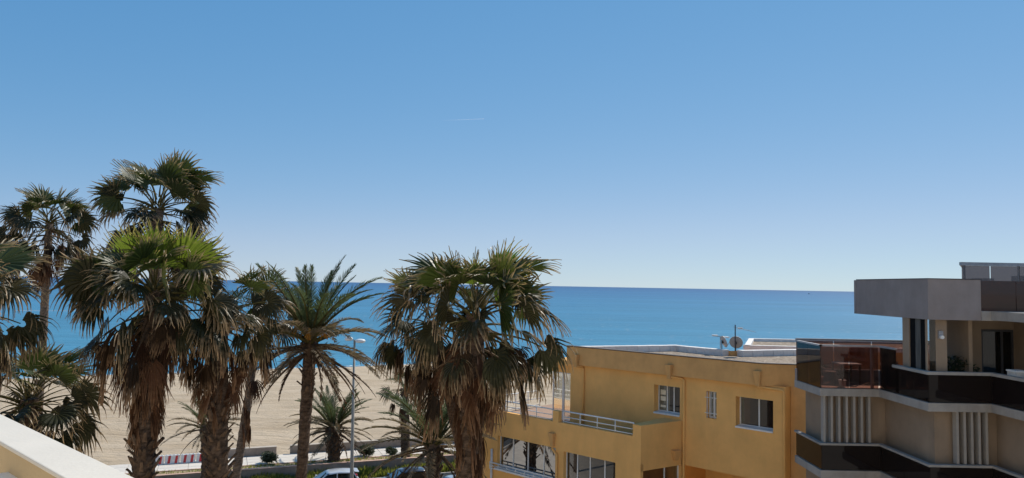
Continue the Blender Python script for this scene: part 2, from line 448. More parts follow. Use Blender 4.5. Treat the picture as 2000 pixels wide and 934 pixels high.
# ------------------------------------------------------------------ mesh builder
class MB:
    def __init__(s):
        s.v, s.f, s.m, s.tip = [], [], [], []
    def vert(s, p, tip=0.0):
        s.v.append(tuple(p)); s.tip.append(tip)
        return len(s.v) - 1
    def face(s, ids, m=0):
        s.f.append(tuple(ids)); s.m.append(m)
    def quad(s, a, b, c, d, m=0):
        s.face([s.vert(p) for p in (a, b, c, d)], m)
        return s
    def box8(s, p, m=0):               # p: 4 lower points, 4 upper points
        i = [s.vert(q) for q in p]
        for f in ((3, 2, 1, 0), (4, 5, 6, 7), (0, 1, 5, 4), (1, 2, 6, 5), (2, 3, 7, 6), (3, 0, 4, 7)):
            s.face([i[k] for k in f], m)
        return s
    def box(s, lo, hi, m=0):
        (a, b, c), (d, e, f) = lo, hi
        return s.box8([(a, b, c), (d, b, c), (d, e, c), (a, e, c), (a, b, f), (d, b, f), (d, e, f), (a, e, f)], m)
    def obox(s, o, ex, ey, x0, x1, y0, y1, z0, z1, m=0):   # box in a turned frame
        P = lambda x, y, z: (o[0] + ex[0] * x + ey[0] * y, o[1] + ex[1] * x + ey[1] * y, z)
        return s.box8([P(x0, y0, z0), P(x1, y0, z0), P(x1, y1, z0), P(x0, y1, z0),
                       P(x0, y0, z1), P(x1, y0, z1), P(x1, y1, z1), P(x0, y1, z1)], m)
    def prism(s, poly, z0, z1, m=0, mt=None):
        n = len(poly)
        a = [s.vert((p[0], p[1], z0)) for p in poly]
        b = [s.vert((p[0], p[1], z1)) for p in poly]
        s.face(a[::-1], m); s.face(b, m if mt is None else mt)
        for i in range(n):
            j = (i + 1) % n
            s.face((a[i], a[j], b[j], b[i]), m)
        return s
    def tube(s, pts, rad, n=8, m=0, cap=True, tips=None):
        pts = [Vector(p) for p in pts]
        rings = []
        for k, p in enumerate(pts):
            d = (pts[min(k + 1, len(pts) - 1)] - pts[max(k - 1, 0)]).normalized()
            u = d.cross(Vector((0, 0, 1)) if abs(d.z) < 0.95 else Vector((1, 0, 0))).normalized()
            v = d.cross(u)
            r = rad[k] if isinstance(rad, (list, tuple)) else rad
            rings.append([s.vert(p + (u * math.cos(2 * PI * i / n) + v * math.sin(2 * PI * i / n)) * r, tips[k] if tips else 0) for i in range(n)])
        for a, b in zip(rings, rings[1:]):
            for i in range(n):
                j = (i + 1) % n
                s.face((a[i], a[j], b[j], b[i]), m)
        if cap:
            s.face(rings[0][::-1], m); s.face(rings[-1], m)
        return s
    def mesh(s, name, mats, smooth=False):
        me = bpy.data.meshes.new(name)
        me.from_pydata(s.v, [], s.f)
        for q in (mats if isinstance(mats, (list, tuple)) else [mats]):
            me.materials.append(q)
        me.polygons.foreach_set('material_index', s.m)
        if any(s.tip):
            at = me.attributes.new('tip', 'FLOAT', 'POINT')
            at.data.foreach_set('value', s.tip)
        if smooth:
            me.polygons.foreach_set('use_smooth', [True] * len(s.f))
        me.update()
        return me
    def build(s, name, mats, parent=None, base=None, smooth=False):
        b = Vector(base) if base is not None else (root_loc(parent) if parent else Vector((0, 0, 0)))
        s.v = [tuple(Vector(p) - b) for p in s.v]
        o = bpy.data.objects.new(name, s.mesh(name, mats, smooth))
        C.objects.link(o)
        if parent:
            o.parent = parent
            o.location = b - root_loc(parent)
        else:
            o.location = b
        return o
def root_loc(o):
    l = Vector(o.location)
    while o.parent:
        o = o.parent
        l += o.location
    return l
def thing(name, label, cat, loc, group=None):
    o = bpy.data.objects.new(name, None)
    C.objects.link(o)
    o.empty_display_size = 0.2
    o.location = loc
    return tag(o, label, cat, group)
def tag(o, label, cat=None, group=None):
    o['label'] = label
    if cat: o['category'] = cat
    if group: o['group'] = group
    return o
def put(name, me, parent, loc=(0, 0, 0), rz=0.0, sc=1.0, rx=0.0, ry=0.0):
    o = bpy.data.objects.new(name, me)
    C.objects.link(o)
    o.parent = parent
    o.location = loc
    o.rotation_euler = (rx, ry, rz)
    o.scale = (sc, sc, sc) if not isinstance(sc, tuple) else sc
    return o
def struct(o, kind='structure', label=None):
    o['kind'] = kind
    if label: o['label'] = label
    return o

# ------------------------------------------------------------------ coast frame: s runs along the shore, t out to sea
CO = Vector((-16.2, 53.5, 0))
TH = R(21.5)
E = Vector((math.cos(TH), math.sin(TH), 0))
NO = Vector((-math.sin(TH), math.cos(TH), 0))
def co(s, t, z=0.0):
    p = CO + E * s + NO * t
    return Vector((p.x, p.y, z))
def st(p):
    d = Vector((p.x, p.y, 0)) - CO
    return d.dot(E), d.dot(NO)
SEA_Z = -2.2
def sheet(name, s0, s1, t0, t1, z, mat, z1=None):
    z1 = z if z1 is None else z1
    return struct(MB().quad(co(s0, t0, z), co(s1, t0, z), co(s1, t1, z1), co(s0, t1, z1)).build(name, mat))

# ground under everything, one sheet to the horizon
g = MB()
g.quad((-70000, -70000, -6), (70000, -70000, -6), (70000, 70000, -6), (-70000, 70000, -6))
struct(g.build('ground', PAVE))
g = MB()
g.quad(co(-400, -400, -0.03), co(400, -400, -0.03), co(400, 6.2, -0.03), co(-400, 6.2, -0.03))
struct(g.build('pavement', PAVE))
sheet('road', -400, 400, -11.5, -2.2, -0.015, TARM)
for sgn in (-11.5, -2.2):
    k = MB()
    k.obox(co(0, sgn), E, NO, -400, 400, -0.08 if sgn < -5 else 0.0, 0.0 if sgn < -5 else 0.12, -0.02, 0.12)
    struct(k.build('kerb', PAVE))
k = MB()
for i in range(-40, 41):
    k.obox(co(i * 5.0, -4.6), E, NO, 0, 2.0, -0.05, 0.05, -0.011, -0.007)
struct(k.build('road_marking', WHITE))
# beach
b = MB()
ss = [-400, -200, -120, -90] + [-80 + 4 * i for i in range(41)] + [100, 140, 200, 400]
tt = [5.4, 6.5, 8, 11, 15, 20, 26, 33, 41, 50, 58, 64, 70, 76, 84, 100, 140]
def beach_z(s, t):
    if t < 6: return -0.02
    base = -0.05 - 0.012 * (t - 6)
    if t > 74: base -= 0.09 * (t - 74)
    return base + 0.16 * math.sin(s * 0.31 + t * 0.22) * math.sin(s * 0.11 - t * 0.37) * min(1, (t - 6) / 6)
grid = [[b.vert(co(s + 0.0, t + 0.125 * s * (t - 5) / 82.0 if abs(s) < 150 else t, beach_z(s, t))) for s in ss] for t in tt]
for i in range(len(tt) - 1):
    for j in range(len(ss) - 1):
        b.face((grid[i][j], grid[i][j + 1], grid[i + 1][j + 1], grid[i + 1][j]))
struct(b.build('beach', SAND, smooth=True))
# sea
b = MB()
b.quad((-90000, -20, SEA_Z), (90000, -20, SEA_Z), (90000, 90000, SEA_Z), (-90000, 90000, SEA_Z))
b.v = [tuple(co(-90000, 40, SEA_Z)), tuple(co(90000, 40, SEA_Z)), tuple(co(90000, 90000, SEA_Z)), tuple(co(-90000, 90000, SEA_Z))]
struct(b.build('sea', SEA))


# ================================================================== THE YELLOW HOUSE
ZC = 14.0
A0 = Vector((2.84, 37.4, 0)); B0 = Vector((10.2, 30.3, 0))
FU = (B0 - A0).normalized(); FL = (B0 - A0).length
FN = Vector((FU.y, -FU.x, 0))          # outward, towards the road and the palms
if FN.y > 0: FN = -FN
def F(u, v, z):
    p = A0 + FU * u + FN * v
    return Vector((p.x, p.y, z))
def onF(x, y, v):                       # pixel -> (u, z) on the wall standing v in front of the roof edge line
    p = onP(x, y, F(0, v, 0), FN)
    return (p - A0).dot(FU), p.z
def fbox(mb, u0, u1, v0, v1, z0, z1, m=0):
    return mb.box8([F(u0, v0, z0), F(u1, v0, z0), F(u1, v1, z0), F(u0, v1, z0),
                    F(u0, v0, z1), F(u1, v0, z1), F(u1, v1, z1), F(u0, v1, z1)], m)
def holed_wall(mb, u0, u1, z0, z1, v, holes, depth, m=0, fr=F):
    """wall face with real openings and their reveals"""
    us = sorted({u0, u1, *[h[0] for h in holes], *[h[1] for h in holes]})
    zs = sorted({z0, z1, *[h[2] for h in holes], *[h[3] for h in holes]})
    for a, b in zip(us, us[1:]):
        for c, d in zip(zs, zs[1:]):
            mu, mz = (a + b) / 2, (c + d) / 2
            if any(h[0] < mu < h[1] and h[2] < mz < h[3] for h in holes): continue
            mb.quad(fr(a, v, c), fr(b, v, c), fr(b, v, d), fr(a, v, d), m)
    for h in holes:
        a, b, c, d = h[:4]
        i = v - depth
        mb.quad(fr(a, v, c), fr(a, i, c), fr(a, i, d), fr(a, v, d), m)
        mb.quad(fr(b, v, c), fr(b, v, d), fr(b, i, d), fr(b, i, c), m)
        mb.quad(fr(a, v, d), fr(a, i, d), fr(b, i, d), fr(b, v, d), m)
        mb.quad(fr(a, v, c), fr(b, v, c), fr(b, i, c), fr(a, i, c), m)
    return mb
ROOF, FAS, SOF = ZC - 3.0, ZC - 3.87, ZC - 7.7
yh = thing('apartment_building', 'ochre yellow apartment building with flat gravel roof and long terrace', 'building', F(5, -3, 0))

WV = -0.22                              # upper wall stands back under the fascia
def win_rect(x0, x1, yt, yb, v):
    u0, z1 = onF(x0, yt, v); u1, _ = onF(x1, yt, v); _, z0 = onF(x0, yb, v)
    return [u0, u1, z0, z1]
W1 = win_rect(1277.6, 1328, 751, 804, WV)
W2 = win_rect(1379.5, 1399.5, 763.5, 813.5, WV)
W3 = win_rect(1437, 1510, 774, 836, WV)
for q, hgt in ((W1, 1.22), (W2, 1.15), (W3, 1.22)):
    zt = q[3]; q[2] = zt - hgt
UDP2 = onF(1337, 800, WV)[0]
UEND = onF(1534, 850, WV)[0]
UL = onF(1114, 760, WV)[0]
wl = MB()
TF = ZC - 6.8                           # terrace floor
holed_wall(wl, UL, UEND, SOF, FAS + 0.02, WV, [W1, W2, W3], 0.46)
# end wall on the sea side, far wall, far end, underside of the overhanging storey
wl.quad(F(UL, WV, TF - 0.3), F(UL, WV, FAS + .02), F(UL, -3.1, FAS + .02), F(UL, -3.1, TF - 0.3))
wl.quad(F(UEND, WV, SOF), F(UEND, -8, SOF), F(UEND, -8, FAS + .02), F(UEND, WV, FAS + .02))
wl.quad(F(UDP2 - 0.2, WV, SOF), F(UEND, WV, SOF), F(UEND, -6, SOF), F(UDP2 - 0.2, -6, SOF))
wl.build('wall', YEL, yh)
# wall set back under the overhang and the right return
lw = MB()
lw.quad(F(UDP2 - .3, -2.6, 0), F(UEND + 2.5, -2.6, 0), F(UEND + 2.5, -2.6, SOF), F(UDP2 - .3, -2.6, SOF))
lw.quad(F(UL, -3.1, 0), F(UL, -3.1, SOF + 1), F(UEND, -8, SOF + 1), F(UEND, -8, 0))
lw.build('wall', YEL, yh)
pr = MB()                               # pier at the end beside the grey block
fbox(pr, UEND + 0.02, UEND + 1.6, -8, WV - 0.45, 0, FAS + 0.01)
pr.build('pier', YELF, yh)
# roof fascia: front along A-B then a return facing the camera
fa = MB()
Cc = Vector((12.6, 29.9, 0))
K1, K2, K3 = Vector((8.73, 39.3, 0)), Vector((10.85, 36.6, 0)), Vector((14.6, 38.0, 0))
def inset(p, q, d):
    n = Vector(((q - p).y, -(q - p).x, 0)).normalized()
    return n * d
def strip_wall(mb, pts, z0, z1, th, m=0, side=1):
    """a parapet along a run of points with real thickness and mitred corners"""
    n = len(pts)
    offs = []
    for i in range(n):
        a = pts[max(i - 1, 0)]; b = pts[min(i + 1, n - 1)]
        if i in (0, n - 1):
            nn = inset(a, b, 1)
        else:
            n1 = inset(pts[i - 1], pts[i], 1); n2 = inset(pts[i], pts[i + 1], 1)
            nn = (n1 + n2); nn = nn / max(0.3, nn.length_squared / 2)
        offs.append(pts[i] + nn * th * side)
    for i in range(n - 1):
        a, b, c, d = pts[i], pts[i + 1], offs[i + 1], offs[i]
        mb.box8([(p.x, p.y, z0) for p in (a, b, c, d)] + [(p.x, p.y, z1) for p in (a, b, c, d)], m)
    return mb
strip_wall(fa, [A0, B0, Cc], FAS, ROOF, 0.25, side=-1)
fa.build('fascia', YELF, yh)
fl = MB()
strip_wall(fl, [A0 + FN * .03 - FU * .03, B0 + FN * .03, Cc + Vector((0, -.03, 0))], ROOF + 0.003, ROOF + 0.045, 0.30, side=-1)
fl.build('flashing', FLASH, yh)
ea = MB()                               # end of the roof block that looks out to sea
ea.quad(A0 + Vector((0, 0, FAS)), A0 + Vector((0, 0, ROOF)), K1 + Vector((0, 0, ROOF - .01)), K1 + Vector((0, 0, FAS)))
ea.quad(K1 + Vector((0, 0, FAS)), K1 + Vector((0, 0, ROOF - .01)), K2 + Vector((0, 0, ROOF - .01)), K2 + Vector((0, 0, FAS)))
ea.quad(K2 + Vector((0, 0, FAS)), K2 + Vector((0, 0, ROOF - .01)), K3 + Vector((0, 0, ROOF - .01)), K3 + Vector((0, 0, FAS)))
ea.quad(*[p + Vector((0, 0, FAS + .004)) for p in (A0, B0, Cc, K3)])
ea.build('roof_edge', YELF, yh)
gr = MB()
gr.face([gr.vert((p.x, p.y, ROOF - 0.26)) for p in (A0 - FN * .2, B0 - FN * .2, Cc, K3, K2, K1)])
gr.build('gravel_roof', GRAV, yh)
# white kerb of separate slabs round the far side of the roof
def kerb_run(a, b, n, th=0.44):
    d = (b - a) / n
    e = d.normalized(); nn = Vector((e.y, -e.x, 0))
    L = d.length
    for i in range(n):
        o = a + d * i
        mb = MB()
        q = random.uniform(-.006, .006)
        mb.obox(o, e, nn, 0.010, L - 0.010, q, th + q, ROOF - 0.34, ROOF + 0.035 + random.uniform(-.004, .004))
        mb.build('kerb_slab', KERBW, yh, base=(o.x, o.y, ROOF - .34))
kerb_run(A0 + FU * .45 - FN * .35, K1, 9)
kerb_run(K1, K2 + (K1 - K2).normalized() * .16, 6)
kerb_run(K2 + (K3 - K2).normalized() * .30, K3, 6)

# ---- windows of the upper storey
def window(hole, v, mull, parent=yh, frame_w=0.055, pane_mat=GLW, fr=F, sill=True, fmat=WHITE, label=None):
    u0, u1, z0, z1 = hole[:4]
    fb = MB()
    def bar(a, b, c, d, dv=0.0):
        fb.box8([fr(a, v - .03 + dv, c), fr(b, v - .03 + dv, c), fr(b, v + .03 + dv, c), fr(a, v + .03 + dv, c),
                 fr(a, v - .03 + dv, d), fr(b, v - .03 + dv, d), fr(b, v + .03 + dv, d), fr(a, v + .03 + dv, d)])
    bar(u0, u0 + frame_w, z0, z1); bar(u1 - frame_w, u1, z0, z1)
    bar(u0 + frame_w, u1 - frame_w, z1 - frame_w, z1, -.002); bar(u0 + frame_w, u1 - frame_w, z0, z0 + frame_w, -.002)
    for q in mull:
        x = u0 + (u1 - u0) * q
        bar(x - .025, x + .025, z0 + frame_w, z1 - frame_w, .004)
    w_ = fb.build('window', fmat, parent, base=fr(u0, v, z0))
    if label: w_['label'] = label
    ms = [0] + list(mull) + [1]
    for a, b in zip(ms, ms[1:]):
        pb = MB()
        a_, b_ = u0 + (u1 - u0) * a + .02, u0 + (u1 - u0) * b - .02
        pb.box8([fr(a_, v - .008, z0 + .02), fr(b_, v - .008, z0 + .02), fr(b_, v + .004, z0 + .02), fr(a_, v + .004, z0 + .02),
                 fr(a_, v - .008, z1 - .02), fr(b_, v - .008, z1 - .02), fr(b_, v + .004, z1 - .02), fr(a_, v + .004, z1 - .02)])
        pb.build('pane', pane_mat, w_, base=fr(a_, v, z0))
    if sill:
        sb = MB()
        sb.box8([fr(u0 + .0, v + .031, z0 - .05), fr(u1, v + .031, z0 - .05), fr(u1, v + .44, z0 - .06), fr(u0, v + .44, z0 - .06),
                 fr(u0 + .0, v + .031, z0 + .03), fr(u1, v + .031, z0 + .03), fr(u1, v + .44, z0 + .005), fr(u0, v + .44, z0 + .005)])
        sb.build('sill', WHITE, w_, base=fr(u0, v, z0))
    return w_
wA = window(W1, WV - .38, [0.36, 0.62])
wC = window(W3, WV - .38, [0.53])
wB = window(W2, WV - .26, [0.5], sill=False)
gb = MB()                               # white bars over the narrow window
for q in (0.12, 0.5, 0.88):
    u = W2[0] + (W2[1] - W2[0]) * q
    gb.tube([F(u, WV + .03, W2[2] + .02), F(u, WV + .03, W2[3] - .02)], .014, 6)
for q in (0.2, 0.77):
    z = W2[2] + (W2[3] - W2[2]) * q
    gb.tube([F(W2[0] - .04, WV + .045, z), F(W2[1] + .04, WV + .045, z)], .014, 6)
gb.build('window_grille', WHITE, wB)
# curtains and rooms behind the glass
def room(hole, v, dep, parent, cols):
    u0, u1, z0, z1 = hole[:4]
    rb = MB()
    rb.quad(F(u0, v - dep, z0 - .1), F(u1, v - dep, z0 - .1), F(u1, v - dep, z1 + .1), F(u0, v - dep, z1 + .1))
    rb.build('curtain', cols, parent)
cb = MB()
u0, u1 = W1[0] + (W1[1] - W1[0]) * .38, W1[1]
for i in range(14):
    a = u0 + (u1 - u0) * i / 14; b_ = u0 + (u1 - u0) * (i + 1) / 14
    va, vb = WV - .50 - .05 * (i % 2), WV - .50 - .05 * ((i + 1) % 2)
    cb.quad(F(a, va, W1[2]), F(b_, vb, W1[2]), F(b_, vb, W1[3]), F(a, va, W1[3]))
cb.build('curtain', CURT, wA)
zz = W1[2]                              # pale sheets taped inside the glass
for (q0, q1) in ((0.62, 0.80), (0.40, 0.56), (0.16, 0.24)):
    pb = MB()
    a, b_ = W1[0] + (W1[1] - W1[0]) * .09, W1[0] + (W1[1] - W1[0]) * .30
    fbox(pb, a, b_ - .02 * q0, WV - .365, WV - .36, zz + 1.22 * q0, zz + 1.22 * q1)
    pb.build('paper_sheet', PAPER, wA, base=F(a, WV - .36, zz + 1.22 * q0))
rb = MB()
for h in (W1, W2, W3):
    a, b_, c, d = h
    fbox(rb, a - .1, b_ + .1, WV - 1.6, WV - 1.5, c - .2, d + .2)
rb.build('room_wall', BEIGE, yh)

# ---- gutters: hoppers, cross pipes, downpipes
def pipe(pts, r=.055, name='downpipe', mat=YEL):
    mb = MB()
    mb.tube(pts, r, 8)
    return mb.build(name, mat, yh, smooth=True)
def hopper(u, v, z):
    mb = MB()
    mb.box8([F(u - .09, v, z - .5), F(u + .09, v, z - .5), F(u + .09, v + .14, z - .5), F(u - .09, v + .14, z - .5),
             F(u - .15, v, z), F(u + .15, v, z), F(u + .15, v + .24, z), F(u - .15, v + .24, z)])
    mb.box8([F(u - .09, v - .01, z - .62), F(u + .09, v - .01, z - .62), F(u + .09, v + .14, z - .62), F(u - .09, v + .14, z - .62),
             F(u - .09, v - .01, z - .502), F(u + .09, v - .01, z - .502), F(u + .09, v + .14, z - .502), F(u - .09, v + .14, z - .502)])
    mb.build('rain_hopper', YELF, yh, base=F(u, v, z))
for (hx, hy, px_, zend) in ((1127, 692, 1140, TF + .1), (1309, 712, 1337, 0.0), (1482, 724, 1532.5, 0.0)):
    hu, hz = onF(hx, hy, .02)
    pu = onF(px_, 800, WV)[0]
    hopper(hu, .02, hz)
    vv = WV + .07
    pipe([F(hu, .10, FAS - .02), F(hu + .02, .08, FAS - .05), F(hu + .25, vv, FAS - .08), F(pu - .08, vv, FAS - .10), F(pu, vv, FAS - .16), F(pu, vv, zend)])

# ---- terrace in front of the upper storey
PV = 2.2                                # parapet line stands 2.2 m in front of the roof edge
PT = ZC - 6.3                           # parapet top
TU0 = onF(985, 803, PV)[0] - 2.2
TU1 = onF(1236, 845, PV)[0]
TU2 = TU1 + 0.42
BT = ZC - 5.8
lowU0 = TU0 + .0
G1 = [onF(972, 852, PV)[0], onF(1085.5, 866, PV)[0], ZC - 9.05, ZC - 7.5]
G2 = [onF(1101, 875, PV)[0], onF(1202, 896, PV)[0], ZC - 9.9, ZC - 7.57]
tw = MB()
holed_wall(tw, TU0, TU2, 0, PT, PV, [G1, G2], 0.3)
tw.quad(F(TU0, PV, 0), F(TU0, PV - .2, 0), F(TU0, PV - .2, PT), F(TU0, PV, PT))
tw.quad(F(TU0, PV, PT), F(TU1, PV, PT), F(TU1, PV - .22, PT), F(TU0, PV - .22, PT))
tw.quad(F(TU0, PV - .22, TF), F(TU0, PV - .22, PT), F(TU1, PV - .22, PT), F(TU1, PV - .22, TF))
tw.quad(F(TU0, PV - .2, 0), F(TU0, -3.1, 0), F(TU0, -3.1, TF), F(TU0, PV - .2, TF))
tw.build('wall', YEL, yh)
# solid corner block at the near end of the terrace
bk = MB()
c0, c1 = F(TU1 + .01, PV + .02, 0), F(TU2, PV + .02, 0)
c2 = onP(1334, 860, F(0, WV, 0), FN); c2.z = 0
D = [onF(1250, 905, PV)[0]]
c3 = F(TU1 + .01, WV, 0)
bk.prism([(c0.x, c0.y), (c1.x, c1.y), (c2.x, c2.y), (c3.x, c3.y)], ZC - 7.7, BT)
bk.build('terrace_block', YEL, yh)
ey = (c2 - c1).normalized(); en = Vector((ey.y, -ey.x, 0))
if en.y > 0: en = -en
def G(u, v, z):
    p = c1 + ey * u + en * v
    return Vector((p.x, p.y, z))
def onG(x, y):
    p = onP(x, y, c1, en)
    return (p - c1).dot(ey), p.z
du0, dz1 = onG(1256, 907); du1 = onG(1330, 907)[0]
DH = [du0, min(du1, (c2 - c1).length - .05), dz1 - 2.1, dz1]
dw = MB()
holed_wall(dw, 0, (c2 - c1).length, 0, ZC - 7.703, 0, [DH], 0.22, fr=G)
dw.build('wall', YEL, yh)
window(DH, -.17, [0.62], fr=G, sill=False, pane_mat=GLW)
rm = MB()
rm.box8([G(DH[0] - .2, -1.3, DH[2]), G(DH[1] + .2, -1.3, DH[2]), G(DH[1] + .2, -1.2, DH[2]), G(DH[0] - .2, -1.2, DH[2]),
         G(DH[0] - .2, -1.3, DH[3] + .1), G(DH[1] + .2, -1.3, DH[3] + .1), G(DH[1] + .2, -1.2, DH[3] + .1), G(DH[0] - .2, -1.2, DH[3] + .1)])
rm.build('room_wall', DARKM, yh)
hu, hz = onG(1318, 878)
hp = MB()
hp.box8([G(hu - .1, .0, hz - .45), G(hu + .1, .0, hz - .45), G(hu + .1, .12, hz - .45), G(hu - .1, .12, hz - .45),
         G(hu - .25, .0, hz), G(hu + .16, .0, hz), G(hu + .16, .26, hz), G(hu - .25, .26, hz)])
hp.build('rain_hopper', YELF, yh, base=G(hu, 0, hz))
tf = MB()
tf.face([tf.vert(p) for p in (F(TU0, PV - .22, TF), F(TU1, PV - .22, TF), F(TU1, WV, TF), F(TU0, WV, TF))])
tf.face([tf.vert(p) for p in (F(TU0, WV, TF + .002), F(UL, WV, TF + .002), F(UL, -4.2, TF + .002), F(TU0, -4.2, TF + .002))])
tf.build('terrace_floor', TILE, yh)
# windows of the glazed lower storey
window(G1, PV - .22, [0.24, 0.50, 0.77], sill=True)
window(G2, PV - .22, [0.23, 0.48, 0.76], sill=True)
rm = MB()
fbox(rm, G1[0] - .6, G2[1] + .5, -.9, -.8, ZC - 10.2, ZC - 7.2)
fbox(rm, G1[0] - .6, G2[1] + .5, -.8, PV - .35, ZC - 10.2, ZC - 10.1)
rm.build('room_wall', BEIGE, yh)
rm = MB()
fbox(rm, G1[0] + .2, G1[0] + 1.3, -.75, -.65, ZC - 9.6, ZC - 8.2)
fbox(rm, G1[0] + 2.1, G1[0] + 2.8, -.75, -.6, ZC - 10, ZC - 8.6)
rm.build('cupboard', WHITE, yh)
def railing(p, q, n, h, base_z, parent=yh, rails=(0.06, 0.5, 1.0), r=.026, label=None, mat=WHITE):
    """white tubular railing: posts and rails each a piece"""
    hd = thing_part('railing', parent, p)
    d = (q - p)
    for i in range(n + 1):
        a = p + d * (i / n)
        mb = MB(); mb.tube([(a.x, a.y, base_z), (a.x, a.y, base_z + h)], r, 6)
        mb.build('post', mat, hd, smooth=True)
    for k in rails:
        mb = MB()
        rr = r * (1.35 if k == rails[-1] else .85)
        mb.tube([(p.x, p.y, base_z + h * k), (q.x, q.y, base_z + h * k)], rr, 6)
        mb.build('rail', mat, hd, smooth=True)
    return hd
def thing_part(name, parent, loc):
    o = bpy.data.objects.new(name, None)
    C.objects.link(o)
    o.parent = parent
    o.location = Vector(loc) - root_loc(parent)
    return o
US = onF(1087, 805, PV)[0]
railing(F(US + .35, PV - .1, 0), F(TU1 - .02, PV - .1, 0), 4, .53, PT, rails=(.12, .52, 1.0))
railing(F(TU0 + .1, PV - .1, 0), F(US - .3, PV - .1, 0), 5, .53, PT, rails=(.12, .52, 1.0))
ps = MB(); fbox(ps, US - .22, US + .12, PV - .24, PV + .004, PT + .002, BT)
ps.build('pillar', YEL, yh)
railing(F(TU0 + .1, PV - .1, 0), F(TU0 + .1, -2.8, 0), 5, .9, TF, rails=(.12, .52, 1.0))
railing(F(G1[0] - .4, PV + .12, 0), F(G1[1] - .05, PV + .12, 0), 7, .32, G1[2] - .12, rails=(.1, .55, 1.0))
# downpipe and hopper of the lower storey, end pipe
hu, hz = onF(1081, 845, PV)
hopper(hu, PV, hz)
pu = onF(1089, 900, PV)[0]
pipe([F(hu, PV + .08, hz - .6), F(hu + .02, PV + .08, hz - .75), F(pu, PV + .08, hz - .95), F(pu, PV + .08, 0)])
# lower wing beyond the glazed storey, and its pipe
U9 = onF(962, 905, PV)[0]
pipe([F(U9, PV + .07, ZC - 8.2), F(U9, PV + .07, 0)], .06, mat=WHITE)
# seaward end of the upper storey: low roof slab, glazed screen and door
sl = MB()
E0, E1 = UL - 1.5, UL - .02
fbox(sl, E0, E1, -2.9, -.35, FAS - .16, FAS + .12)
fbox(sl, E0, E1, -2.9, -.55, FAS - .52, FAS - .162)
sl.build('porch_roof', YEL, yh)
v0 = -.62
for (a, b_) in ((E0 + .02, E0 + .72), (E0 + .74, E1 - .02)):
    window([a, b_, TF + .02, FAS - .53], v0, [], pane_mat=GLC, sill=False)
railing(F(E0 + .05, -2.7, 0), F(E1, -2.7, 0), 3, .95, TF, rails=(.1, .4, .7, 1.0))
# second roof beyond, towards the sea
r2 = thing('apartment_building', 'low pale flat roofed building behind the dishes on the ochre roof', 'building', (15, 43, 0))
z2 = ROOF - .06
q = [Vector((12.6, 40.2, 0)), Vector((15.0, 40.0, 0)), Vector((26, 40, 0)), Vector((26, 46, 0)), Vector((14.7, 46, 0))]
m_ = MB(); m_.prism([(p.x, p.y) for p in q], 0, z2 - .16); m_.build('wall', YELF, r2)
m_ = MB(); strip_wall(m_, [p for p in q] + [q[0]], z2 - .158, z2 + .07, .3, side=-1); m_.build('roof_kerb', KERBW, r2)
m_ = MB(); m_.face([m_.vert((p.x, p.y, z2 - .1)) for p in q]); m_.build('gravel_roof', GRAV, r2)

# ---- dishes and aerial on the roof kerb
def dish(x, y, Y, rad, yaw, label, squash=1.0):
    c = atY(x, y, Y)
    t = thing('satellite_dish', label, 'satellite dish', (c.x, c.y, ROOF + .03), 'satellite dishes on the flat roof')
    mb = MB()
    fx = Vector((math.cos(yaw), math.sin(yaw), .35)).normalized()   # bowl looks this way
    ux = Vector((-math.sin(yaw), math.cos(yaw), 0)); uz = fx.cross(ux)
    rings = []
    for k in range(6):
        r_ = rad * k / 5
        rings.append([mb.vert(c + ux * (r_ * math.cos(a) * squash) + uz * (r_ * math.sin(a)) + fx * (.16 * rad * (k / 5) ** 2))
                      for a in [2 * PI * i / 24 for i in range(24)]])
    back = [[mb.vert(Vector(mb.v[i]) - fx * .015) for i in ring] for ring in rings]
    for rs in (rings, back):
        for a, b_ in zip(rs, rs[1:]):
            for i in range(24):
                j = (i + 1) % 24
                mb.face((a[i], a[j], b_[j], b_[i]))
    for i in range(24):
        j = (i + 1) % 24
        mb.face((rings[5][i], rings[5][j], back[5][j], back[5][i]))
    mb.build('bowl', DISH, t, smooth=True)
    mb = MB(); mb.tube([c - uz * rad + fx * .05, c + fx * rad * 1.1 - uz * rad * .3], .013, 6); mb.build('feed_arm', GREYM, t)
    mb = MB(); mb.tube([c + fx * rad * 1.05 - uz * rad * .3, c + fx * (rad * 1.05 + .11) - uz * rad * .27], .035, 8); mb.build('feed_horn', WHITE, t)
    mb = MB(); p0 = c - fx * .09
    mb.tube([(p0.x, p0.y, ROOF + .03), (p0.x, p0.y, c.z + .1)], .024, 8); mb.build('mast', DARKM, t)
    mb = MB(); mb.tube([c - fx * .10, c], .06, 8); mb.build('bracket', DARKM, t)
    return t
dish(1437.5, 669.5, 36.2, .315, R(65), 'round grey satellite dish in front of the thin aerial mast')
dish(1413, 668, 37.2, .30, R(10), 'narrow looking grey satellite dish turned sideways under pale aerial bars', .95)
am = atY(1436, 668, 36.0)
t = thing('television_aerial', 'thin dark mast with small comb aerial above the round satellite dish', 'aerial', (am.x, am.y, ROOF + .03))
mb = MB(); top = atY(1435.3, 634.5, 36.0)
mb.tube([(am.x, am.y, ROOF + .03), (am.x, am.y, top.z)], .028, 8); mb.build('mast', DARKM, t)
bm0 = Vector((am.x, am.y, top.z - .13)); bd = Vector((.80, -.45, -.17)).normalized()
mb = MB(); mb.tube([bm0 - bd * .1, bm0 + bd * 1.0], .011, 6); mb.build('boom', GREYM, t)
for i in range(8):
    p = bm0 + bd * (.12 + .115 * i); s_ = Vector((bd.y, -bd.x, 0)).normalized() * (.24 - .016 * i)
    mb = MB(); mb.tube([p - s_, p + s_], .007, 5); mb.build('element', GREYM, t)
mb = MB(); p = bm0 + bd * .24
mb.box((p.x - .11, p.y - .04, p.z - .02), (p.x + .11, p.y + .05, p.z + .05)); mb.build('balun_box', WHITE, t)
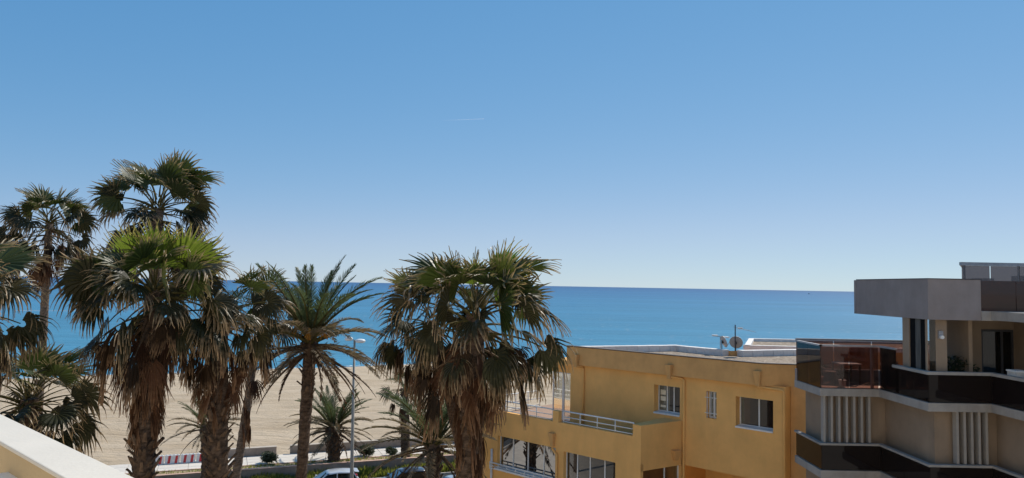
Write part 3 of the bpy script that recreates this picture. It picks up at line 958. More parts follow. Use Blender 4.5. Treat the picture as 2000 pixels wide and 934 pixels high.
pa = atY(1407, 658, 37.4)
t = thing('television_aerial', 'flat pale aerial with two bright ends over the narrow dish', 'aerial', (pa.x, pa.y, ROOF + .03))
mb = MB(); mb.tube([(pa.x, pa.y, ROOF + .03), (pa.x, pa.y, pa.z + .02)], .02, 8); mb.build('mast', GREYM, t)
mb = MB(); mb.tube([pa + Vector((-.42, 0, .05)), pa + Vector((.42, 0, -.04))], .018, 6); mb.build('boom', GREYM, t)
for s_, zz_ in ((-.27, .05), (.30, -.03)):
    mb = MB()
    for k in range(4):
        c = pa + Vector((s_ + .06 * (k - 1.5), 0, zz_ + .02))
        mb.box((c.x - .022, c.y - .2, c.z - .01), (c.x + .022, c.y + .2, c.z + .022))
    mb.build('reflector', WHITE, t)

# ================================================================== THE GREY STEPPED BLOCK
gb_ = thing('apartment_block', 'grey stepped apartment block with zigzag balconies and smoked glass parapets', 'building', (15, 27, 0))
S1, S2, S3 = ZC - 3.38, ZC - 6.18, ZC - 8.98       # balcony slab tops
Z = [Vector(p) for p in ((10.8, 28.4, 0), (10.8, 26.05, 0), (12.85, 26.05, 0), (12.9, 23.1, 0), (14.85, 23.1, 0), (14.9, 20.1, 0), (16.9, 20.1, 0), (16.95, 17.1, 0), (19, 17.1, 0), (19.05, 14.1, 0), (22, 14.1, 0))]
def off(pts, d):
    """the same run set back by d"""
    out = []
    for i, p in enumerate(pts):
        ns = []
        if i > 0: ns.append(inset(pts[i - 1], p, 1))
        if i < len(pts) - 1: ns.append(inset(p, pts[i + 1], 1))
        n_ = sum(ns, Vector((0, 0, 0)))
        if len(ns) == 2: n_ = n_ / (n_.length_squared / 2)
        out.append(p - n_ * d)
    return out
def run(name, z0, z1, th, mat, inset_d=0.0, pts=None, seg=None, split=False):
    ps_ = off(pts or Z, inset_d) if inset_d else (pts or Z)
    if seg: ps_ = ps_[seg[0]:seg[1]]
    if split:
        for a, b_ in zip(ps_, ps_[1:]):
            L = (b_ - a).length; n = max(1, round(L / 1.6))
            for i in range(n):
                p, q_ = a + (b_ - a) * (i / n), a + (b_ - a) * ((i + 1) / n)
                dd = (q_ - p).normalized() * .012
                mb = MB(); strip_wall(mb, [p + dd, q_ - dd], z0, z1, th, side=-1)
                mb.build(name, mat, gb_, base=(p.x, p.y, z0))
        return
    mb = MB(); strip_wall(mb, ps_, z0, z1, th, side=-1)
    return mb.build(name, mat, gb_)
back = [Vector((24, 14, 0)), Vector((24, 28.4, 0))]
for si, s_ in enumerate((S1, S2, S3)):
    mb = MB(); mb.prism([(p.x, p.y) for p in Z + back], s_ - .26, s_)
    mb.build('slab', SLAB, gb_)
    nxt = s_ - 2.8
    wi = off(Z, .42)
    mb = MB(); strip_wall(mb, wi, nxt + .003, s_ - .262, .25, side=-1); mb.build('wall', BEIGE, gb_)
mb = MB(); mb.prism([(p.x, p.y) for p in off(Z, .4) + back], 0, S3 - .27); mb.build('wall', BEIGE, gb_)
# smoked parapets of the lower two floors, all round; of the top one only beyond the roof terrace
for s_ in (S2, S3):
    run('parapet_panel', s_ + .03, s_ + .86, .03, GLD, .05, split=True)
    run('parapet_cap', s_ + .862, s_ + .93, .16, SLAB, -.02)
    run('parapet_back', s_ + .004, s_ + .84, .06, DARKM, .14)
T1 = [Vector((12.9, 25.2, 0))] + Z[3:]
run('parapet_panel', S1 + .03, S1 + .86, .03, GLD, .05, pts=T1, split=True)
run('parapet_cap', S1 + .862, S1 + .955, .2, SLAB, -.03, pts=T1)
run('parapet_back', S1 + .004, S1 + .84, .06, DARKM, .14, pts=T1)
# tall bronze glass round the roof terrace: near sides and far side
for (a, b_, n) in ((Z[0] + Vector((0, -.1, 0)), Z[1], 2), (Z[1], Z[2], 2), (Z[2], Vector((12.87, 25.0, 0)), 1)):
    e_ = (b_ - a).normalized(); nn = Vector((-e_.y, e_.x, 0))
    L = (b_ - a).length / n
    for i in range(n):
        o = a + e_ * L * i
        mb = MB(); mb.obox(o, e_, nn, .01, L - .01, .03, .042, S1 + .02, S1 + 1.45)
        mb.build('glass_panel', GLB, gb_, base=(o.x, o.y, S1))
    mb = MB(); mb.obox(a, e_, nn, 0, (b_ - a).length, .0, .08, S1 + 1.452, S1 + 1.51); mb.build('glass_rail', GREYM, gb_)
    mb = MB(); mb.obox(a, e_, nn, .0, (b_ - a).length, .025, .05, S1 + .003, S1 + .019); mb.build('glass_shoe', DARKM, gb_)
fa_, fb_ = Vector((10.8, 28.25, 0)), Vector((16.5, 28.15, 0))
e_ = (fb_ - fa_).normalized(); nn = Vector((-e_.y, e_.x, 0))
for i in range(4):
    mb = MB(); o = fa_ + e_ * (1.42 * i)
    mb.obox(o, e_, nn, .02, 1.40, 0, .012, S1 + .45, S1 + 1.50); mb.build('glass_panel', GLB, gb_, base=(o.x, o.y, S1))
mb = MB(); mb.obox(fa_, e_, nn, 0, 5.7, -.03, .05, S1 + 1.51, S1 + 1.58); mb.build('glass_rail', GREYM, gb_)
mb = MB(); mb.obox(fa_, e_, nn, 0, 5.7, -.05, .10, S1 + .0, S1 + .44); mb.build('terrace_wall', CONC, gb_)
mb = MB(); mb.box((12.62, 26.12, S1 + .003), (12.70, 26.20, S1 + 1.44)); mb.build('post', WHITE, gb_)
mb = MB(); mb.prism([(10.95, 26.2), (12.85, 26.2), (13.2, 25.2), (16.4, 25.2), (16.4, 28.0), (10.95, 28.0)], S1 + .004, S1 + .02); mb.build('terrace_floor', TILE, gb_)
# vertical fins of the stair windows
def fins(x0, x1, Y, n, z0, z1):
    for i in range(n):
        x = x0 + (x1 - x0) * i / (n - 1)
        mb = MB(); mb.box((x - .038, Y, z0), (x + .038, Y + .2, z1))
        mb.build('fin', FIN, gb_, base=(x, Y, z0))
for s_ in (S1, S2):
    fins(10.98, 12.55, 26.15, 7, s_ - 2.8 + .94, s_ - .263)
    fins(13.85, 14.75, 23.2, 5, s_ - 2.8 + .94, s_ - .263)
# upper storey: cantilevered concrete box, then glass parapet
BXT, BXB = ZC + .43, ZC - .83
mb = MB(); strip_wall(mb, [Vector((13.0, 28.0, 0)), Vector((13.0, 23.2, 0)), Vector((14.62, 23.15, 0))], BXB, BXT, .18, side=-1)
mb.build('concrete_parapet', CONC, gb_)
mb = MB(); strip_wall(mb, [Vector((12.985, 28.0, 0)), Vector((12.985, 23.185, 0)), Vector((14.63, 23.135, 0))], BXT + .003, BXT + .03, .22, side=-1)
mb.build('coping', DARKM, gb_)
U = [Vector((14.62, 23.15, 0)), Vector((14.9, 23.15, 0)), Vector((14.95, 20.3, 0)), Vector((17.1, 20.3, 0)), Vector((17.15, 17.3, 0)), Vector((24, 17.3, 0))]
mb = MB(); mb.prism([(13.19, 27.9), (13.19, 23.35)] + [(p.x, p.y) for p in U] + [(24, 27.9)], BXB + .02, BXB + .29); mb.build('slab', SLAB, gb_)
mb = MB(); mb.obox((13.0, 28.02), (1, 0), (0, 1), 0, 11, 0, .18, BXB, BXT); mb.build('concrete_parapet', CONC, gb_)
UG = [Vector((14.62, 23.0, 0)), Vector((17.0, 22.9, 0)), Vector((24, 22.9, 0))]
for i in range(4):
    x = 14.64 + 1.1 * i
    mb = MB(); mb.box((x, 23.17, BXB + .30), (x + 1.08, 23.20, BXT - .02)); mb.build('parapet_panel', GLR, gb_, base=(x, 23.17, BXB))
mb = MB(); mb.box((14.62, 23.12, BXB - .0), (24, 23.32, BXB + .285)); mb.build('slab_edge', SLAB, gb_)
mb = MB(); mb.box((14.64, 23.6, BXB + .295), (24, 23.7, BXT - .5)); mb.build('parapet_back', DARKM, gb_)
# wall and openings under the box
def XY(px, Y): return (px - 1000) / FPX * Y
zt, zb = BXB - .003, S1 + .022
mb = MB()
SY = lambda px: 13.05 / ((px - 1000) / FPX)
mb.box((13.03, SY(1776), zb), (13.17, SY(1763), zt)); mb.box((13.03, SY(1809.5), zb), (13.07, SY(1807), zt))
mb.build('pillar', BEIGE, gb_)
for (pa_, pb_, nm, mt_) in ((1786, 1776.5, 'door_panel', BLACKF), (1796.5, 1786.5, 'curtain', CURT), (1806.5, 1797, 'door_panel', BLACKF)):
    mb = MB(); mb.box((13.055, SY(pa_), zb), (13.10, SY(pb_), zt)); mb.build(nm, mt_, gb_)
mb = MB(); mb.box((13.08, 23.40, zb), (XY(1826, 23.4) - .003, 23.412, zt)); mb.build('pane', GLC, gb_)
x0, x1 = XY(1826, 23.4), XY(1848, 23.4)
mb = MB(); mb.box((x0, 23.4, zb), (x1, 23.75, zt)); mb.build('pillar', BEIGE, gb_)
lx, lz = XY(1838, 23.3), atY(1838, 655, 23.3).z
mb = MB(); mb.box((lx - .07, 23.33, lz - .11), (lx + .07, 23.40, lz + .13), 0); mb.tube([(lx, 23.33, lz - .06), (lx, 23.25, lz - .06)], .06, 10, 1)
mb.build('wall_lamp', [GREYM, WHITE], gb_)
mb = MB()
xw0, xd0, xd1 = XY(1846, 25.0), XY(1915, 25.0), XY(1978, 25.0)
mb.box((xw0, 25.0, zb), (xd0, 25.2, zt)); mb.box((xd0, 25.0, zb + 2.18), (xd1, 25.2, zt)); mb.box((xd1, 25.0, zb), (24, 25.2, zt))
mb.box((xw0, 23.76, zb), (xw0 + .12, 24.99, zt))
mb.build('wall', BEIGE, gb_)
mb = MB(); mb.box((xw0 + .35, 24.965, zt - .42), (xw0 + .62, 24.998, zt - .17)); mb.build('vent_cover', TAN, gb_)
dr = MB()
for a, b_ in ((xd0, xd0 + .06), (xd1 - .06, xd1), ((xd0 + xd1) / 2 + .12, (xd0 + xd1) / 2 + .19)):
    dr.box((a, 25.02, zb), (b_, 25.10, zb + 2.17))
dr.box((xd0 + .06, 25.025, zb + 2.1), (xd1 - .06, 25.095, zb + 2.17))
dd_ = dr.build('door', DARKM, gb_)
mid = (xd0 + xd1) / 2 + .12
mb = MB(); mb.box((xd0 + .06, 25.05, zb), (mid, 25.062, zb + 2.1)); mb.build('pane', GLW, dd_)
mb = MB(); mb.box((mid + .07, 25.07, zb), (xd1 - .06, 25.082, zb + 2.1)); mb.build('pane', GLW, dd_)
mb = MB()
for i in range(10):
    a = xd0 + .05 + (mid - xd0) * i / 10; b_ = xd0 + .05 + (mid - xd0) * (i + 1) / 10
    mb.quad((a, 25.16 + .06 * (i % 2), zb), (b_, 25.16 + .06 * ((i + 1) % 2), zb), (b_, 25.16 + .06 * ((i + 1) % 2), zb + 2.1), (a, 25.16 + .06 * (i % 2), zb + 2.1))
mb.build('curtain', CURT, dd_)
mb = MB(); mb.box((xd1 + .02, 24.1, zb), (xd1 + .2, 24.99, zt)); mb.build('pillar', BEIGE, gb_)
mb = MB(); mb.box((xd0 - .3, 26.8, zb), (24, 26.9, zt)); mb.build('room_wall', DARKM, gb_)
# glass screen of the roof terrace on top
p0 = atY(1877, 512, 27.0)
zr = p0.z
sx = p0.x
mb = MB(); mb.box((sx - .02, 26.95, zr - .12), (24, 27.07, zr)); mb.build('screen_rail', GREYM, gb_)
mb = MB(); mb.box8([(sx - .02, 27.08, zr - .1), (sx + .09, 27.08, zr - .1), (sx * 1.19 + .09, 32, zr - .1), (sx * 1.19, 32, zr - .1), (sx - .02, 27.08, zr - .004), (sx + .09, 27.08, zr - .004), (sx * 1.19 + .09, 32, zr - .004), (sx * 1.19, 32, zr - .004)]); mb.build('screen_rail', GREYM, gb_)
for i in range(5):
    x = sx + 1.05 * i
    mb = MB(); mb.box((x + .02, 26.99, ZC - .5), (x + 1.03, 27.005, zr - .125)); mb.build('glass_panel', GLG, gb_, base=(x, 27, ZC))
    if i in (0, 2, 3):
        mb = MB(); mb.box((x - .02 + (.12 if i == 0 else 0), 27.02, ZC - .5), (x + .05 + (.12 if i == 0 else 0), 27.06, zr - .122)); mb.build('post', GREYM, gb_)
mb = MB(); mb.box((sx * 1.19, 28.4, BXB + .3), (24, 31.9, ZC - .3)); mb.build('roof_slab', CONC, gb_)
mb = MB(); mb.box((sx + 2.35, 29.4, ZC - .29), (sx + 2.75, 30.2, ZC + .62)); mb.box((sx + 4.1, 29.4, ZC - .29), (24, 30.4, ZC + .75)); mb.build('roof_cabin', SLAB, gb_)

# ---- things on the terraces
zt_ = S1 + .022
def chair(x, y, rz, label, mat=WOODM):
    t = thing('terrace_chair', label, 'chair', (x, y, zt_), 'chairs on the glazed roof terrace')
    c, s_ = math.cos(rz), math.sin(rz)
    P = lambda a, b_, z: (x + a * c - b_ * s_, y + a * s_ + b_ * c, zt_ + z)
    def bx(name, a0, a1, b0, b1, z0, z1):
        mb = MB(); mb.box8([P(a0, b0, z0), P(a1, b0, z0), P(a1, b1, z0), P(a0, b1, z0), P(a0, b0, z1), P(a1, b0, z1), P(a1, b1, z1), P(a0, b1, z1)])
        mb.build(name, mat, t)
    bx('seat', -.24, .24, -.24, .24, .42, .46)
    for a in (-.21, .21):
        for b_ in (-.21, .21):
            bx('leg', a - .022, a + .022, b_ - .022, b_ + .022, 0, .418)
    for a in (-.21, .21): bx('back_post', a - .022, a + .022, .20, .24, .463, .95)
    for k in range(3): bx('slat', -.187, .187, .205, .23, .56 + .13 * k, .65 + .13 * k)
    for a in (-.25, .25): bx('armrest', a - .03, a + .03, -.2, .198, .63, .66)
chair(13.35, 26.3, R(160), 'dark wooden armchair beside the white post of the terrace')
chair(11.62, 27.3, R(70), 'dark wooden armchair drawn up to the pale terrace table')
t = thing('terrace_table', 'low table with pale cloth behind the bronze terrace glass', 'table', (12.35, 27.5, zt_))
mb = MB(); mb.box((11.98, 27.1, zt_ + .70), (12.75, 27.9, zt_ + .74)); mb.build('tabletop', CLOTH, t)
for a in (12.03, 12.70):
    for b_ in (27.15, 27.85):
        mb = MB(); mb.box((a - .025, b_ - .025, zt_), (a + .025, b_ + .025, zt_ + .698)); mb.build('leg', WOODM, t)
def leafclump(mb, c, r, n, size, rnd, squash=.8, m=0):
    for _ in range(n):
        d = Vector((rnd.gauss(0, 1), rnd.gauss(0, 1), rnd.gauss(0, 1))).normalized() * r * rnd.uniform(.55, 1.05)
        d.z *= squash
        p = Vector(c) + d
        a = Vector((rnd.uniform(-1, 1), rnd.uniform(-1, 1), rnd.uniform(-.3, 1))).normalized()
        b_ = a.cross(Vector((rnd.uniform(-1, 1), rnd.uniform(-1, 1), rnd.uniform(-1, 1)))).normalized()
        s_ = size * rnd.uniform(.6, 1.3)
        i = [mb.vert(p - b_ * s_ * .28, .1), mb.vert(p + a * s_ * .5 - b_ * s_ * .05, .3), mb.vert(p + a * s_, .6), mb.vert(p + b_ * s_ * .28 + a * s_ * .1, .1)]
        mb.face(i, m)
def potplant(x, y, z, r, h, label, leafy=90, pot=POT, grp='potted plants on the terraces'):
    rnd = random.Random(int(x * 977 + y * 31))
    t = thing('potted_plant', label, 'plant', (x, y, z), grp)
    mb = MB(); mb.tube([(x, y, z), (x, y, z + h * .35), (x, y, z + h * .38)], [r * .42, r * .58, r * .62], 12); mb.build('pot', pot, t)
    mb = MB()
    for k in range(5):
        mb.tube([(x, y, z + h * .3), (x + rnd.uniform(-.1, .1), y + rnd.uniform(-.1, .1), z + h * .75)], .009, 4)
    mb.build('stem', TWIG, t)
    mb = MB(); leafclump(mb, (x, y, z + h * .78), r, leafy, r * .45, rnd); mb.build('foliage', SHRUB, t)
potplant(11.15, 27.0, zt_, .26, .75, 'bushy potted plant at the outer corner of the glazed terrace', pot=POT)
potplant(11.75, 26.45, zt_, .22, .62, 'small potted plant close behind the bronze glass', pot=WHITE)
potplant(XY(1868, 24.2), 24.2, zt_, .42, 1.25, 'wide dark bush in a pot against the beige recess wall', 220)
potplant(XY(1895, 24.3), 24.3, zt_, .28, 1.05, 'slimmer dark potted plant beside the sliding door', 120)
potplant(XY(1822, 24.4), 24.4, zt_, .17, 1.12, 'little potted shrub behind the corner pane', 60)
t = thing('storage_box', 'pale box standing on the balcony beside the beige pillar', 'box', (XY(1990, 22.0), 22.4, zt_))
bx_ = XY(1992, 22.2)
mb = MB(); mb.box((bx_ - .17, 22.2, zt_), (bx_ + .17, 22.6, zt_ + 1.05)); mb.build('body', CLOTH, t)
mb = MB(); mb.box((bx_ - .19, 22.18, zt_ + 1.053), (bx_ + .19, 22.62, zt_ + 1.10)); mb.build('lid', WHITE, t)

# ================================================================== PALM LEAVES
def fan_leaf(elev, twist, rnd, pet=1.05, rad=1.3, n=24, spread=100, droop=.35, split=.5, curl=.12, close=1.0, mats=None, dead=False):
    """one fan leaf: arched stalk, pleated blade, free drooping tips; it grows out along +X"""
    mb = MB()
    e0, e1 = R(min(98, elev + 14)), R(elev - 12)
    pts, tg = [Vector((0, 0, 0))], []
    K = 5
    for k in range(K):
        e = e0 + (e1 - e0) * k / (K - 1)
        tg.append(Vector((math.cos(e), 0, math.sin(e))))
        pts.append(pts[-1] + tg[-1] * pet / K)
    mb.tube(pts, [.040, .030, .024, .02, .017, .013], 5, 1, tips=[0] * 6)
    H = pts[-1]
    eb = e1 - R(8 if not dead else 14)
    a = Vector((math.cos(eb), 0, math.sin(eb)))
    tw = R(twist)
    lat0 = Vector((0, 1, 0)); up0 = lat0.cross(a) * -1
    lat = lat0 * math.cos(tw) + up0 * math.sin(tw)
    nrm = a.cross(lat)
    if nrm.z < 0: nrm = -nrm
    S = [(.10, 0), (.34, 1), (split, 2), (.72, 3), (.88, 4), (1.0, 5)]
    dth = 2 * R(spread) / (n - 1)
    down = Vector((0, 0, -1))
    for i in range(n):
        th = -R(spread) + dth * i + rnd.uniform(-.02, .02)
        q = abs(th) / R(spread)
        d = (a * math.cos(th) + lat * math.sin(th) * close).normalized()
        d = (d + nrm * (.10 + curl * q)).normalized()
        L = rad * (1 - .26 * q * q) * rnd.uniform(.9, 1.06)
        pos = Vector(H); dirv = d
        lastr = 0
        prev = None
        sgn = 1 if i % 2 else -1
        gd = droop * rnd.uniform(.6, 1.5)
        wdir = (lat * math.cos(th) - a * math.sin(th)).normalized()
        ax = rnd.uniform(-1, 1)
        for (s, k) in S:
            step = (s - lastr) * L
            if s > split - .05:
                g = gd * (.5 if k == 2 else 1.0)
                dirv = (dirv * (1 - min(.9, g)) + down * g + wdir * ax * .10 * (k - 2)).normalized()
            elif dead:
                dirv = (dirv + down * gd * .35).normalized()
            pos = pos + dirv * step
            lastr = s
            wfull = s * L * math.tan(min(dth, .16) / 2) * (1.0 if close > .8 else .8) + .004
            wd = {0: 1.0, 1: 1.0, 2: 1.0, 3: .62, 4: .36, 5: .05}[k] * (wfull if k <= 2 else split * L * math.tan(min(dth, .16) / 2))
            c = pos + nrm * (sgn * .016 * min(1, s * 2))
            ids = (mb.vert(pos - wdir * wd, max(.01, s)), mb.vert(c, max(.01, s)), mb.vert(pos + wdir * wd, max(.01, s)))
            if prev:
                mb.face((prev[0], prev[1], ids[1], ids[0]), 0)
                mb.face((prev[1], prev[2], ids[2], ids[1]), 0)
            prev = ids
    return mb.mesh('fan_leaf', mats)
def fan_set(seed, n, pet, rad):
    rnd = random.Random(seed)
    V = {}
    def mk(key, elevs, tws, mats, **kw):
        V[key] = [fan_leaf(rnd.choice(elevs) + rnd.uniform(-6, 6), t + rnd.uniform(-12, 12), rnd, n=n, mats=mats,
                           **{**dict(pet=pet * rnd.uniform(.85, 1.1), rad=rad * rnd.uniform(.92, 1.08)), **kw}) for t in tws]
    V['fresh'] = [fan_leaf(e_, t_, rnd, n=n + 6, mats=[LG, PETI], pet=pet * .62, rad=rad * 1.12, droop=.04, split=.62, curl=.04, spread=82) for e_, t_ in ((97, 4), (84, -12), (52, 62), (48, -66))]
    mk('up', [78, 68], [-70, -20, 25, 80], [LM, PETI], pet=pet * .6, rad=rad * .9, droop=.05, split=.62, curl=.06)
    mk('high', [58, 44], [-75, -35, 0, 40, 75], [LM, PETI], pet=pet * .85, rad=rad * .9, droop=.08, split=.58)
    mk('mid', [34, 18], [-70, -40, -10, 30, 65], [LM, PETI], rad=rad * .9, droop=.16, split=.55)
    mk('flat', [14, -4], [-70, -40, -5, 35, 70, 20], [LO, PETI], pet=pet * 1.08, rad=rad * .9, droop=.34, split=.46)
    mk('low', [-14, -30], [-65, -30, 10, 45, 75], [LO, PETI], pet=pet * 1.15, rad=rad * .92, droop=.55, split=.42, spread=95)
    mk('dry', [-28, -50], [-60, -25, 15, 55, 80], [LX, PETD], pet=pet * 1.08, rad=rad * .95, droop=.52, split=.38, spread=90, dead=True, close=.85)
    mk('hang', [-55, -72], [-60, -20, 25, 70, 0], [LD, PETD], pet=pet * .62, droop=.42, split=.4, spread=70, dead=True, close=.6)
    mk('skirt', [-70, -80, -84], [-70, -25, 25, 75], [LD, PETD], pet=pet * .4, rad=rad * .95, droop=.5, split=.36, spread=55, dead=True, close=.42)
    return V
FANS = fan_set(11, 24, 1.22, 1.22)
FANF = fan_set(12, 15, 1.15, 1.22)

def trunk_mesh(pts, rad, rnd, seg=14, rough=.09):
    """tapered trunk with rings and uneven old leaf scars"""
    mb = MB()
    P = [Vector(p) for p in pts]
    fine, rr = [], []
    for i in range(len(P) - 1):
        m_ = max(2, int((P[i + 1] - P[i]).length / .16))
        for k in range(m_):
            t = k / m_
            fine.append(P[i] * (1 - t) + P[i + 1] * t); rr.append(rad[i] * (1 - t) + rad[i + 1] * t)
    fine.append(P[-1]); rr.append(rad[-1])
    rings = []
    for j, (p, r) in enumerate(zip(fine, rr)):
        ring = []
        for i in range(seg):
            a = 2 * PI * i / seg
            q = r * (1 + (rough if (i + j) % 2 else -rough * .6) + rnd.uniform(-rough, rough) * .6)
            ring.append(mb.vert((p.x + math.cos(a) * q, p.y + math.sin(a) * q, p.z + rnd.uniform(-.03, .03))))
        rings.append(ring)
    for a, b_ in zip(rings, rings[1:]):
        for i in range(seg):
            j = (i + 1) % seg
            mb.face((a[i], a[j], b_[j], b_[i]))
    mb.face(rings[-1])
    return mb
def stub_mesh(rnd, L=.24, w=.07):
    mb = MB()
    e = R(rnd.uniform(35, 65))
    d = Vector((math.cos(e), 0, math.sin(e)))
    k = d * L + Vector((.05, 0, rnd.uniform(-.02, .06)))
    mb.box8([(-.05, -w, -.05), (.02, -w * .9, -.06), (.02, w * .9, -.06), (-.05, w, -.05)] +
            [(k.x - .03, -w * .45, k.z), (k.x + .02, -w * .5, k.z - .02), (k.x + .02, w * .4, k.z + .01), (k.x - .03, w * .45, k.z + .03)])
    return mb.mesh('leaf_base', [STUB])
STUBS = [stub_mesh(random.Random(i)) for i in range(5)]

def trunk_at(pts, z):
    for a, b_ in zip(pts, pts[1:]):
        lo, hi = (a, b_) if a.z < b_.z else (b_, a)
        if lo.z <= z <= hi.z:
            return lo + (hi - lo) * ((z - lo.z) / max(1e-6, hi.z - lo.z))
    return pts[-1] if z > max(p.z for p in pts) else pts[0]
KIND = {'fresh': 'frond', 'up': 'frond', 'high': 'frond', 'mid': 'frond', 'flat': 'frond', 'low': 'frond', 'dry': 'frond', 'hang': 'frond', 'skirt': 'frond'}
LAB = {'dry': 'dry brown drooping frond', 'hang': 'dead brown hanging frond', 'skirt': 'dead brown frond lying against the trunk'}
def fan_palm(label, top, low, Y, r_top, r_low, counts, seed, sc=1.0, fixed=(), stubs=None, far=False, skirt=(0, 0), extra_low=None, gz=0.0, trunk=None, hang_drop=1.3, name='fan_palm'):
    """top, low: where the growing point and the trunk show; the trunk goes on down to the ground"""
    rnd = random.Random(seed)
    tp = atY(top[0], top[1], Y); lp = atY(low[0], low[1], Y)
    k = (lp.x - tp.x) / (lp.z - tp.z)
    gx = lp.x + k * .4 * (gz - lp.z)
    base = Vector((gx, Y, gz))
    t = thing(name, label, 'palm tree', base, 'fan palms by the beach road')
    pts = [base + Vector((0, 0, -.05)), base + Vector((0, 0, .6)), lp, tp + Vector((0, 0, -.25))]
    if lp.z - gz < 1.2: pts = [base + Vector((0, 0, -.05)), lp, tp + Vector((0, 0, -.25))]
    rads = [r_low * 1.3, r_low * 1.12, r_low, r_top] if len(pts) == 4 else [r_low * 1.15, r_low, r_top]
    trunk_mesh(pts, rads, rnd).build('trunk', trunk or TRUNK, t)
    V = FANF if far else FANS
    order = ['up', 'high', 'mid', 'flat', 'low', 'dry', 'hang', 'skirt']
    az = rnd.uniform(0, 6.28)
    rank = 0
    drop = {'up': .05, 'high': .0, 'mid': -.08, 'flat': -.15, 'low': -.32, 'dry': -.45, 'hang': -.62}
    sprd = {'up': .1, 'high': .15, 'mid': .25, 'flat': .4, 'low': .55, 'dry': .8}
    for key in order:
        cnt = counts.get(key, 0)
        for i in range(cnt):
            az += 2.39996 + rnd.uniform(-.35, .35)
            if key == 'skirt':
                z = tp.z - skirt[0] - (skirt[1] - skirt[0]) * (i + rnd.random()) / max(1, cnt)
            elif key == 'hang':
                z = tp.z - .5 - hang_drop * (i + rnd.random()) / max(1, cnt)
            else:
                z = tp.z + (drop[key] - sprd[key] * rnd.random()) * sc
            c = trunk_at(pts, min(z, tp.z))
            r = (r_top * .75 if key != 'skirt' else r_top * .8)
            p = Vector((c.x + math.cos(az) * r, c.y + math.sin(az) * r, z)) - base
            o = put(KIND[key], rnd.choice(V[key]), t, p, az, sc * rnd.uniform(.74, 1.1), rx=rnd.uniform(-.22, .22))
            if key in LAB: o['label'] = LAB[key]
    for (key, ang, s_, vi, dz) in fixed:
        a = R(ang)
        c = trunk_at(pts, tp.z)
        p = Vector((c.x + math.cos(a) * .08, c.y + math.sin(a) * .08, tp.z + dz)) - base
        put(KIND[key], V[key][vi % len(V[key])], t, p, a, s_)
    if stubs:
        z0, z1, n, ss_ = stubs
        for i in range(n):
            z = z0 + (z1 - z0) * (i + rnd.random() * .6) / n
            c = trunk_at(pts, z); a = 2.39996 * i + rnd.uniform(-.2, .2)
            rr = r_low * .96
            put('leaf_base', rnd.choice(STUBS), t, Vector((c.x + math.cos(a) * rr, c.y + math.sin(a) * rr, z)) - base, a, ss_ * rnd.uniform(.7, 1.3))
    return t

FULL = dict(up=2, high=5, mid=7, flat=9, low=9, dry=9, hang=5, skirt=0)
def cnt(k=1.0, **kw):
    d = {q: int(round(v * k)) for q, v in FULL.items()}
    d.update(kw)
    return d
# -- the big near palms
fan_palm('big fan palm with bright green top, broad dead skirt and spiky bare trunk foot', (302, 548), (278, 925), 19.2, .20, .235,
         cnt(1.0, up=0, high=2, mid=8, flat=15, low=14, dry=14, hang=10, skirt=46), 21, 1.0, skirt=(1.3, 2.95), hang_drop=1.0,
         fixed=[('fresh', -84, .84, 0, -.12), ('fresh', -50, .72, 1, -.2), ('fresh', -118, .72, 1, -.25), ('fresh', 8, 1.0, 3, -.2), ('fresh', 172, .95, 2, -.2), ('fresh', 30, .9, 2, -.3), ('high', 200, .9, 1, -.3), ('mid', -60, .9, 3, -.35), ('mid', -120, .9, 1, -.35)],
         stubs=(8.4, 10.0, 46, .85))
fan_palm('dark fan palm with thick scaly trunk close beside the bright topped palm', (430, 596), (424, 925), 20.4, .20, .27,
         cnt(.8, up=0, high=3, mid=6, flat=10, low=11, dry=12, hang=10, skirt=24), 35, .84, skirt=(1.0, 2.3), hang_drop=1.4,
         stubs=(8.2, 10.9, 64, .8))
fan_palm('big fan palm with shaggy brown skirt next to the ochre building', (930, 592), (914, 925), 19.0, .24, .30,
         cnt(1.1, up=0, high=3, mid=8, flat=10, low=11, dry=13, hang=8, skirt=56), 52, 1.08, skirt=(1.5, 3.4), hang_drop=1.1,
         fixed=[('fresh', -86, .55, 0, .05), ('fresh', -25, .95, 2, .0), ('fresh', 32, .85, 3, -.1), ('mid', 355, 1.05, 2, .0), ('mid', 175, 1.05, 1, .0), ('flat', 5, 1.1, 2, 0), ('high', -95, .8, 2, -.1), ('mid', -70, .9, 2, -.25), ('mid', -110, .9, 3, -.3), ('flat', -85, .85, 0, -.45), ('high', 70, .85, 1, 0), ('high', 110, .85, 3, 0)])
fan_palm('dense fan palm with hanging dead fronds between the lamp post and the skirted palm', (845, 610), (912, 930), 21.5, .16, .14,
         cnt(.8, up=0, high=1, mid=3, flat=8, low=11, dry=13, hang=13, skirt=10), 64, .90, skirt=(.7, 1.3), hang_drop=1.0)
# -- the tall pair behind
fan_palm('tall fan palm with bare slender trunk standing out against the sea', (97, 425), (84, 650), 31.5, .13, .155,
         cnt(.9, up=2, high=5, mid=7, flat=11, low=12, dry=13, hang=9, skirt=10), 77, .92, skirt=(1.4, 2.2), trunk=TRUNKG)
fan_palm('tallest fan palm, its crown highest above the sea horizon', (308, 395), (300, 650), 27.0, .20, .22,
         cnt(.95, up=2, high=6, mid=8, flat=13, low=14, dry=12, hang=3), 83, .98, trunk=TRUNKG, fixed=[('up', 80, 1.1, 1, .2), ('high', 150, 1.0, 2, .1), ('mid', 10, 1.1, 2, 0)])
